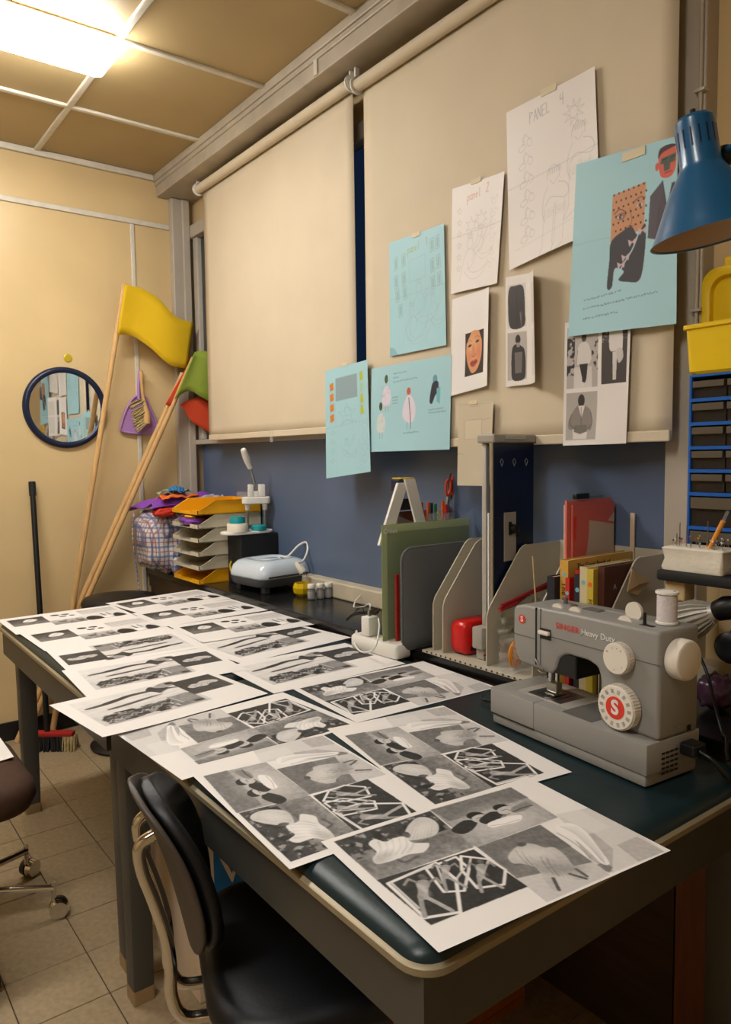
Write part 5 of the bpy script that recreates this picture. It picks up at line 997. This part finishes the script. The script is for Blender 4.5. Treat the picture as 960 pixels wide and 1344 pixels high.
t = thing('binder_clip', 'black binder clip on top of the pink folder', 'clip', (1.56, 1.159, 1.18)); B().box(1.528, 1.580, 1.1530, 1.1665, 1.1890, 1.203, .002).build('clip_body', M['black'], t, world=True); B().box(1.585, 1.640, 1.155, 1.164, 1.1890, 1.195, .001).build('clip_wire', M['steel'], t, world=True)
B().box(1.679, 1.6835, 1.090, 1.102, 1.01, 1.150).build('card_sliver', M['pinkshape'], label='narrow beige card leaning behind the folders on the sill', cat='card')

# ================================================================== SEWING MACHINE
ax, ay = Vector((-.09, -.996, 0)).normalized(), Vector((.996, -.09, 0)).normalized()
og = Vector((1.128, .704, ZT+.0005))-ax*.40
SMT = Matrix(((ax[0], ay[0], 0, og[0]), (ax[1], ay[1], 0, og[1]), (0, 0, 1, og[2]), (0, 0, 0, 1)))
t = thing('sewing_machine', 'grey heavy duty sewing machine with cream dials on the green desk', 'sewing machine', og, None)
S = lambda: B(SMT)
def bev(b, off, seg=2):
    bmesh.ops.remove_doubles(b.bm, verts=b.bm.verts, dist=1e-6); bmesh.ops.recalc_face_normals(b.bm, faces=b.bm.faces)
    es = [e for e in b.bm.edges if len(e.link_faces) == 2 and e.calc_face_angle(0) > .25]; bmesh.ops.bevel(b.bm, geom=es, offset=off, segments=seg, affect='EDGES', profile=.5); return b
b = S(); b.box(.002, .402, 0, .148, .0235, .0795); bev(b, .003).build('bed', M['sm'], t, world=True, smooth=30)
b = S(); b.box(.006, .398, .003, .146, .002, .023); bev(b, .004).build('bed_skirt', M['sm'], t, world=True, smooth=30)
S().box(.0035, .132, -.0006, .01, .0225, .0245).build('bed_groove', M['black'], t, world=True); S().box(.1315, .1325, -.0004, .148, .025, .0798).build('bed_seam', M['smd'], t, world=True)
for x, y in ((.02, .02), (.38, .02), (.02, .13), (.38, .13)): S().lathe([(.010, 0), (.010, .003)], 14, Matrix.Translation((x, y, -.0003))).build('rubber_foot', M['black'], t, world=True)
prof = [(.274, .0797), (.402, .0797), (.402, .272), (.20, .2705), (.075, .267), (.045, .261), (.040, .250), (.040, .200), (.046, .160), (.060, .142), (.150, .137), (.162, .150), (.172, .176), (.190, .187), (.245, .187), (.266, .180), (.274, .162)]
b = S(); b.loft([[(p[0], .030, p[1]) for p in prof], [(p[0], .142, p[1]) for p in prof]]); bev(b, .007, 3).build('arm_body', M['sm'], t, world=True, smooth=35)
S().box(.150, .212, .034, .135, .140, .1865, .003).build('lamp_housing', M['black'], t, world=True)
S().box(.112, .403, .0292, .031, .2135, .2150).build('body_seam', M['smd'], t, world=True); S().box(.0395, .105, .0292, .031, .2005, .2020).build('body_seam', M['smd'], t, world=True)
for x, w, z0, z1 in ((.107, .0035, .148, .2665), (.120, .0016, .150, .2665)): S().box(x, x+w, .0288, .0310, z0, z1).build('thread_slot', M['black'] if w > .002 else M['smd'], t, world=True)
S().tube([(.107, .029, .16), (.118, .027, .150), (.132, .027, .143)], .0016, 8, 4).build('thread_guide', M['steel'], t, world=True, smooth=60)
S().box(.120, .150, .0285, .0300, .206, .228, .001).build('lever_slot', M['blackprint'], t, world=True); S().box(.122, .150, .020, .0284, .216, .224, .002).build('reverse_lever', M['cream'], t, world=True)
# plates
S().box(.055, .200, .028, .128, .0796, .0806, .0004).build('needle_plate', M['alu'], t, world=True); S().box(.078, .170, .036, .110, .0807, .0812).build('feed_plate', M['smplate'], t, world=True)
for k in range(5): S().box(.095+.013*k, .100+.013*k, .045, .09, .0813, .0816).build('plate_mark', M['blackprint'], t, world=True)
S().box(.2005, .273, .008, .128, .0796, .0803).build('extension_plate', M['smd'], t, world=True)
# needle bar and foot
S().cyl((.118, .062, .10), (.118, .062, .142), .004, seg=10).build('needle_bar', M['chrome'], t, world=True, smooth=60); S().cyl((.118, .062, .082), (.118, .062, .10), .0009, seg=6).build('needle', M['chrome'], t, world=True)
S().cyl((.130, .068, .088), (.130, .068, .142), .0035, seg=10).build('presser_bar', M['chrome'], t, world=True, smooth=60); S().box(.112, .138, .052, .078, .0835, .087, .001).build('presser_foot', M['chrome'], t, world=True); S().box(.112, .140, .056, .074, .090, .110, .002).build('foot_holder', M['steel'], t, world=True)
S().tube([(.098, .050, .14), (.100, .045, .132), (.114, .043, .130), (.122, .052, .134)], .0012, 6, 4).build('thread_hook', M['chrome'], t, world=True, smooth=60)
# dials
FT = lambda x, z, y=.0295: SMT @ frame_T((x, y, z), (1, 0, 0), (0, 0, 1))
def dial(x, z, r, d, face, nrib):
    o = B().lathe([(r*.96, 0), (r, .003), (r*.98, d-.002), (r*.94, d), (.002, d)], 48, FT(x, z)).build('dial', M['cream'], t, world=True, smooth=40)
    rb = B()
    for k in range(nrib):
        a = 2*math.pi*k/nrib; rb.box(r*.985, r*1.02, -.0013, .0013, .003, d-.003, T=FT(x, z) @ Matrix.Rotation(a, 4, 'Z'))
    rb.build('grip_ribs', M['cream'], o, world=True); return o
d1 = dial(.325, .212, .0285, .020, None, 34); d2 = dial(.328, .1235, .0405, .022, None, 46)
B().lathe([(.0205, .0222), (.0205, .0228), (.001, .0228)], 32, FT(.328, .1235)).build('red_disc', M['redprint'], d2, world=True)
text('S', .036, FT(.328, .1235) @ Matrix.Translation((0, 0, .0232)), M['whiteprint'], 'emblem_letter', d2, offset=.0012)
b = B()
for k in range(14):
    T_ = FT(.328, .1235) @ Matrix.Rotation(2*math.pi*k/14, 4, 'Z'); [b.box(.027+.002*q, .028+.002*q, -.003, .003, .0222, .0226, T=T_) for q in range(4)]
b.build('stitch_symbols', M['label'], d2, world=True)
for a, w in ((150, .004), (110, .0016), (80, .0016), (55, .003), (-40, .0014), (-95, .0014)): B().box(.019, .019+w, -.0012, .0012, .0201, .0205, T=FT(.325, .212) @ Matrix.Rotation(math.radians(a), 4, 'Z')).build('dial_mark', M['label'], d1, world=True)
# emblem and lettering
B().lathe([(.0095, 0), (.0095, .0006), (.001, .0006)], 24, FT(.068, .236)).build('emblem', M['redprint'], t, world=True); text('S', .016, FT(.068, .236) @ Matrix.Translation((0, 0, .0009)), M['whiteprint'], 'emblem_letter', t, offset=.0004)
text('SINGER', .0165, FT(.193, .2400) @ Matrix.Translation((0, 0, .0004)), M['redprint'], 'lettering', t, offset=.0001, space=1.12)
S().box(.2285, .2291, .0288, .0298, .232, .248).build('divider_line', M['label'], t, world=True); text('Heavy Duty', .0165, FT(.268, .2400) @ Matrix.Translation((0, 0, .0004)), M['whiteprint'], 'lettering', t)
# hand wheel, vents, socket
RT = lambda y, z, x=.4022: SMT @ frame_T((x, y, z), (0, 1, 0), (0, 0, 1))
B().lathe([(.030, 0), (.0345, .002), (.036, .006), (.036, .022), (.0345, .0265), (.0325, .028), (.031, .0284), (.001, .0284)], 48, RT(.074, .222)).build('hand_wheel', M['cream'], t, world=True, smooth=28)
for k in range(5):
    for q in range(4): S().box(.4021, .4026, .040+.012*q, .049+.012*q, .018+.009*k, .0215+.009*k).build('vent_slot', M['black'], t, world=True)
S().box(.4021, .4032, .110, .120, .083, .093).build('socket', M['black'], t, world=True); S().tube([(.4020+.0085*math.cos(a), .078+0, .098) for a in (0,)]+[(.4022, .078, .098)], .001, 5).build('screw', M['smd'], t, world=True)
b = S(); b.box(.4024, .432, .088, .124, .045, .068, .004); b.build('plug', M['black'], t, world=True)
B().tube([SMT @ Vector(v) for v in ((.430, .106, .055), (.455, .11, .045), (.47, .13, .015), (.46, .17, .006), (.42, .21, .006))], .004, 8, 6).build('power_cord', M['black'], t, world=True, smooth=60)
B().tube([SMT @ Vector(v) for v in ((.03, .152, .006), (-.02, .16, .006), (-.06, .13, .006), (-.07, .09, .008), (-.10, .07, .009), (-.125, .085, .009))], .0032, 8, 6).build('pedal_cord', M['black'], t, world=True, smooth=60)
# top details
def half(x, y, r, w, nm, m_, z=.2665, dirx=True):
    T_ = SMT @ (frame_T((x, y, z), (1, 0, 0), (0, 0, 1)) if dirx else frame_T((x, y, z), (0, 1, 0), (0, 0, 1))); B().lathe([(r*.7, -w/2), (r, -w/2), (r, w/2), (r*.7, w/2)], 28, T_).build(nm, m_, t, world=True, smooth=30)
half(.140, .060, .016, .006, 'tension_wheel', M['cream'], .261); half(.190, .055, .017, .006, 'width_wheel', M['cream'], .262); half(.305, .062, .018, .006, 'length_wheel', M['cream'], .263); half(.300, .092, .018, .006, 'bobbin_winder', M['cream'], .284)
S().box(.185, .225, .080, .105, .2700, .2722, .002).build('handle_recess', M['smd'], t, world=True); S().box(.225, .290, .098, .110, .2700, .2740, .002).build('carry_handle', M['sm'], t, world=True)
S().cyl((.118, .105, .264), (.118, .105, .281), .005, seg=12).build('thread_guide', M['smd'], t, world=True, smooth=60); S().lathe([(.008, .2700), (.008, .273), (.004, .274)], 14, Matrix.Translation((.155, .09, 0))).build('thread_guide', M['steel'], t, world=True, smooth=60)
S().cyl((.348, .060, .266), (.348, .060, .294), .003, seg=10).build('winder_pin', M['black'], t, world=True, smooth=60); S().box(.340, .368, .055, .066, .2712, .2722).build('winder_slot', M['black'], t, world=True)
# spool
t = thing('thread_spool', 'white thread spool standing on top of the sewing machine', 'thread spool', SMT @ Vector((.365, .098, .2685)))
T_ = SMT @ Matrix.Translation((.366, .098, .2725)); B(T_).lathe([(.0185, 0), (.0195, .001), (.0195, .004), (.0165, .0055), (.0165, .053), (.0195, .0545), (.0205, .0555), (.0205, .0590), (.019, .060), (.004, .060)], 28).build('spool_core', M['white'], t, world=True, smooth=40)
B(T_).lathe([(.0168, .0058), (.0176, .0065), (.0176, .052), (.0168, .0528)], 28, None, False, False).build('thread', M['thread'], t, world=True, smooth=40)
b = B(T_)
for k in range(14): b.box(.0130, .0142, -.0008, .0012, .0601, .0604, T=Matrix.Rotation(2*math.pi*k/22, 4, 'Z'))
b.build('rim_print', M['blackprint'], t, world=True)

# ================================================================== RIGHT SIDE: SHELF, DRAWERS, LAMPS
SZ = onx(868, 748, 1.392)[2]
t = thing('wall_shelf', 'thick black shelf carrying the pin foam and blue drawers', 'shelf', (1.54, .66, SZ-.03))
B().box(1.392, 1.640, .46, .853, SZ-.022, SZ, .006).build('board', M['blackmatte'], t, world=True, smooth=30)
B().box(1.410, 1.452, .800, .842, SZ-.062, SZ-.0225, .003).build('bracket_block', M['wood2'], t, world=True); B().cyl((1.43, .82, SZ-.030), (1.43, .82, SZ-.0222), .004, seg=10).build('bolt', M['steel'], t, world=True)
B().box(1.50, 1.635, .56, .60, SZ-.12, SZ-.0225, .003).build('bracket_block', M['wood2'], t, world=True); B().box(1.636, 1.694, .50, .845, SZ-.20, SZ-.023, .003).build('mount_board', M['wood2'], t, world=True)
# foam with pins
t = thing('pin_foam', 'white foam block stuck full of pins and needles', 'pin cushion', (1.44, .786, SZ))
fx0, fx1, fy0, fy1, fz1 = 1.400, 1.478, onx(949, 740, 1.400)[1], .8465, onx(868, 716.5, 1.400)[2]
b = B(); b.loft([[(p[0]+.0015*math.sin(p[1]*300+k), p[1]+.0015*math.sin(p[0]*300+2*k), z) for p in rrect((fx0+fx1)/2, (fy0+fy1)/2, fx1-fx0-2*i, fy1-fy0-2*i, .006, 4)] for k, (i, z) in enumerate(((.001, SZ+.0005), (0, SZ+.006), (.003, (SZ+fz1)/2), (.001, fz1-.008), (0, fz1-.003), (.004, fz1)))]); b.build('foam_block', M['foam'], t, world=True, smooth=50)
pm = [mat('pin_%d' % k, c_, .3) for k, c_ in enumerate(((225, 225, 225), (220, 190, 40), (40, 70, 140), (30, 30, 34), (196, 60, 60), (150, 190, 210)))]
for k in range(46):
    x, y = random.uniform(fx0+.008, fx1-.006), random.uniform(fy0+.008, fy1-.008); h = random.uniform(.008, .02); tx, ty = random.uniform(-.004, .004), random.uniform(-.004, .004)
    pn = B().cyl((x, y, fz1-.004), (x+tx, y+ty, fz1+h), .0005, seg=5).build('pin', M['steel'], t, world=True); B().sphere((x+tx, y+ty, fz1+h), .0018, 8, 6).build('pin_head', pm[k % 6], pn, world=True, smooth=60)
for px_, py_ in ((893, 686), (902, 689), (930, 684), (889, 700)):
    a = onx(px_, py_, 1.432); B().cyl((a[0], a[1], fz1-.004), a, .0012, .0010, 6).build('needle', M['steel'], t, world=True)
t = thing('seam_ripper', 'orange handled seam ripper stuck into the pin foam', 'seam ripper', onx(932, 717, 1.430)); a, b_, c_ = onx(931, 722, 1.430), onx(950, 684, 1.430), onx(956, 671, 1.430)
a[2] = max(a[2], fz1-.002)
B().cyl(a, b_, .0042, .0050, 10).build('handle', M['pencilorange'], t, world=True, smooth=60); B().cyl(b_, c_, .0036, .0030, 8).build('clear_tip', M['film'], t, world=True, smooth=60)
# blue drawer unit
UX = 1.495; uy1 = onx(903, 600, UX)[1]; uy0 = uy1-.305; zr = [onx(905, y, UX)[2] for y in (497, 526, 557, 588, 618, 648, 692)]; zr.append(SZ+.0105); ztop = onx(903, 493, UX)[2]
t = thing('drawer_unit', 'blue framed cabinet of small smoky drawers on the black shelf', 'drawer cabinet', (1.56, (uy0+uy1)/2, SZ))
b = B(); b.box(UX, 1.635, uy1-.006, uy1, SZ+.0005, ztop, .002); b.box(UX, 1.635, uy0, uy0+.006, SZ+.0005, ztop, .002); b.box(UX, 1.635, uy0+.006, uy1-.006, ztop-.005, ztop, .001); b.box(UX, 1.635, uy0+.006, uy1-.006, SZ+.0005, SZ+.006); b.box(1.630, 1.635, uy0+.006, uy1-.006, SZ+.006, ztop-.005); b.build('frame', M['blueunit'], t, world=True)
b = B()
for z in zr[1:-1]: b.box(UX-.003, 1.629, uy0+.006, uy1-.006, z-.0035, z+.0035)
b.build('shelf_rails', M['blueunit'], t, world=True)
for r in range(len(zr)-1):
    zt_, zb_ = zr[r]-.004, zr[r+1]+.004; n = 4 if r < 5 else 2; w = (uy1-uy0-.012)/n
    for k in range(n):
        y1_ = uy1-.007-k*w; y0_ = y1_-w+.003
        d = B(); d.box(UX+.006, UX+.0085, y0_, y1_, zb_, zt_-.002); d.box(UX+.0088, UX+.10, y0_, y0_+.0015, zb_, zt_-.006); d.box(UX+.0088, UX+.10, y1_-.0015, y1_, zb_, zt_-.006); d.box(UX+.0088, UX+.10, y0_+.0016, y1_-.0016, zb_, zb_+.0015)
        dr = d.build('drawer', M['drawer'], t, world=True); hh = (zt_-zb_)
        B().box(UX-.002, UX+.0058, y0_+.002, y1_-.002, zt_-hh*.42, zt_-.003, .001).build('drawer_lip', M['drawerlip'], dr, world=True)
        B().box(UX+.012, UX+.08, y0_+.006, y1_-.006, zb_+.002, zb_+hh*.45, .004).build('drawer_content', mat('content_%d' % ((r*3+k) % 5), ((120, 120, 110), (60, 90, 150), (100, 140, 90), (170, 160, 150), (80, 80, 86))[(r*3+k) % 5], .5, vary=.5, vscale=120), dr, world=True)
# yellow box and yellow tray
YX = 1.485; by1, bz0, bz1 = onx(897, 460, YX)[1], ztop+.0005, onx(898, 428, YX)[2]; by0_ = by1-.21
t = thing('yellow_bin', 'translucent yellow plastic bin on top of the blue drawers', 'bin', (1.54, (by0_+by1)/2, bz0))
R = lambda i, z: [(p[0], p[1], z) for p in rrect((YX+1.60)/2, (by0_+by1)/2, 1.60-YX-2*i, by1-by0_-2*i, .014, 5)]
B().loft([R(.012, bz0), R(.006, bz0+.006), R(.001, bz1-.010), R(-.004, bz1-.008), R(-.004, bz1), R(.003, bz1), R(.006, bz0+.012), R(.016, bz0+.008)]).build('bin_body', M['yellowbox'], t, world=True, smooth=40)
t = thing('yellow_tray', 'deep rimmed yellow plastic lid standing behind the yellow bin', 'lid', (1.66, .72, ztop+.001)); ty1, tz1 = onx(927, 380, 1.66)[1], onx(945, 352, 1.66)[2]; T_ = frame_T((1.662, ty1-.095, (tz1+ztop)/2), (0, -1, 0), (0, 0, 1)); hgt = tz1-ztop-.004
b = B(); b.loft([[(p[0], p[1], z) for p in rrect(0, 0, .19-2*i, hgt-2*i, .035, 6)] for i, z in ((.020, .004), (.018, .018), (.010, .022), (0, .020), (0, .002), (.02, .0))], T=T_); b.build('lid_body', M['yellowbox'], t, world=True, smooth=40)
B().box(1.652, 1.660, ty1-.075, ty1-.045, tz1-.002, tz1+.020, .003).build('hang_tab', M['yellowbox'], t, world=True)
# LED bulb lamp under the shelf
t = thing('clamp_spotlight', 'silver ribbed bulb in a black jointed lamp under the shelf', 'lamp', (1.44, .80, .93)); c0, c1 = onx(897, 816, 1.42), onx(945, 801, 1.43)
dv = Vector(c1-c0).normalized(); T_ = Matrix.Translation(Vector(c0)) @ dv.to_track_quat('Z', 'Y').to_matrix().to_4x4()
B().lathe([(.002, -.016), (.030, -.014), (.034, -.006), (.034, .002), (.030, .03), (.020, .058), (.016, .072)], 32, T_).build('bulb_core', M['alu'], t, world=True, smooth=40)
for k in range(20): B().prism([(.031, -.004), (.041, -.004), (.043, .006), (.036, .036), (.022, .062), (.018, .062), (.028, .03)], -.0012, .0012, T_ @ Matrix.Rotation(2*math.pi*k/20, 4, 'Z') @ Matrix(((1, 0, 0, 0), (0, 0, -1, 0), (0, 1, 0, 0), (0, 0, 0, 1)))).build('cooling_rib', M['alu'], t, world=True)
B().lathe([(.016, .068), (.020, .072), (.024, .095), (.018, .118), (.004, .120)], 24, T_).build('socket', M['black'], t, world=True, smooth=50)
k1 = onx(972, 800, 1.45); B().sphere(k1, .026, 20, 12).build('joint', M['black'], t, world=True, smooth=60); k2 = onx(960, 850, 1.43); B().lathe([(.002, -.014), (.024, -.013), (.031, -.004), (.031, .006), (.020, .014), (.010, .012), (.002, .012)], 28, frame_T(k2, (0, -1, 0), (0, 0, 1))).build('knob', M['black'], t, world=True, smooth=50)
B().cyl(k1, (1.46, k1[1]-.02, SZ-.0225), .010, seg=10).build('arm', M['black'], t, world=True, smooth=60); B().cyl(k1, k2, .008, seg=10).build('link', M['black'], t, world=True, smooth=60)
# purple foil bag on the counter
p = onz(935, 935, ZC); blob((1.545, .800, ZC+.040), (.042, .034, .034), .16, 51, .7, 30, 16, 7).build('foil_bag', M['purplefoil'], label='crumpled purple foil packet behind the sewing machine', cat='packet', smooth=180)
B().tube([(1.475, .80, ZC+.13), (1.46, .775, ZC+.10), (1.44, .745, ZC+.04), (1.41, .715, ZC+.006), (1.385, .695, ZC+.006), (1.368, .685, ZC-.012), (1.345, .67, ZT+.006)], .0035, 8, 6).build('black_cable', M['black'], label='black cable hanging from the counter behind the sewing machine', cat='cable', smooth=60)
# blue lamp
t = thing('desk_lamp', 'blue enamel swing arm lamp hanging beside the blue sheet', 'lamp', (1.40, .50, SZ))
DP = 1.07; A0 = Vector(CAM+ray(913, 168)*DP); A1 = Vector(CAM+ray(934, 309)*(DP+.01)); dv = (A1-A0).normalized(); LT = Matrix.Translation(A0) @ dv.to_track_quat('Z', 'Y').to_matrix().to_4x4(); H_ = (A1-A0).length
B().lathe([(.010, -.016), (.022, -.015), (.0265, -.010), (.0275, .0), (.0285, .052), (.032, .060), (.050, .088), (.082, H_), (.084, H_), (.082, H_-.001), (.0485, .090), (.030, .062), (.026, .05), (.005, .045)], 48, LT, True, True).build('lamp_shade', M['lampblue'], t, world=True, smooth=35)
B().lathe([(.0815, H_-.0012), (.0480, .0905), (.029, .0635)], 48, LT, False, False).build('shade_lining', M['lampin'], t, world=True, smooth=60)
for k in range(12): B().box(.0272, .0282, -.0012, .0012, .004, .030, T=LT @ Matrix.Rotation(2*math.pi*k/16+2.2, 4, 'Z')).build('vent_slot', M['navy'], t, world=True)
B().cyl(LT @ Vector((0, 0, -.026)), LT @ Vector((0, 0, -.014)), .004, seg=10).build('switch', M['black'], t, world=True)
B().lathe([(.012, .05), (.024, .066), (.03, .09), (.026, .112), (.010, .122)], 20, LT).build('bulb', mat('lamp_bulb', (230, 228, 220), .3), t, world=True, smooth=60)
J0 = Vector(CAM+ray(952, 205)*(DP+.02)); J1 = Vector((1.06, .18, 1.86)); J2 = Vector((1.44, .50, SZ+.05))
B().tube([LT @ Vector((.0, 0, .02)), J0*.5+(LT @ Vector((0, 0, .02)))*.5, J0], .009, 8, 3).build('head_bracket', M['black'], t, world=True, smooth=60); B().sphere(J0, .016, 14, 10).build('joint', M['black'], t, world=True, smooth=60)
for off in (-.010, .010): B().cyl(J0+Vector((off, 0, 0)), J1+Vector((off, 0, 0)), .005, seg=8).build('upper_arm', M['lampblue'], t, world=True, smooth=60); B().cyl(J1+Vector((off, 0, 0)), J2+Vector((off, 0, 0)), .005, seg=8).build('lower_arm', M['lampblue'], t, world=True, smooth=60)
B().sphere(J1, .018, 14, 10).build('joint', M['black'], t, world=True, smooth=60); B().box(1.415, 1.465, .475, .525, SZ+.0005, SZ+.055, .004).build('clamp', M['lampblue'], t, world=True)
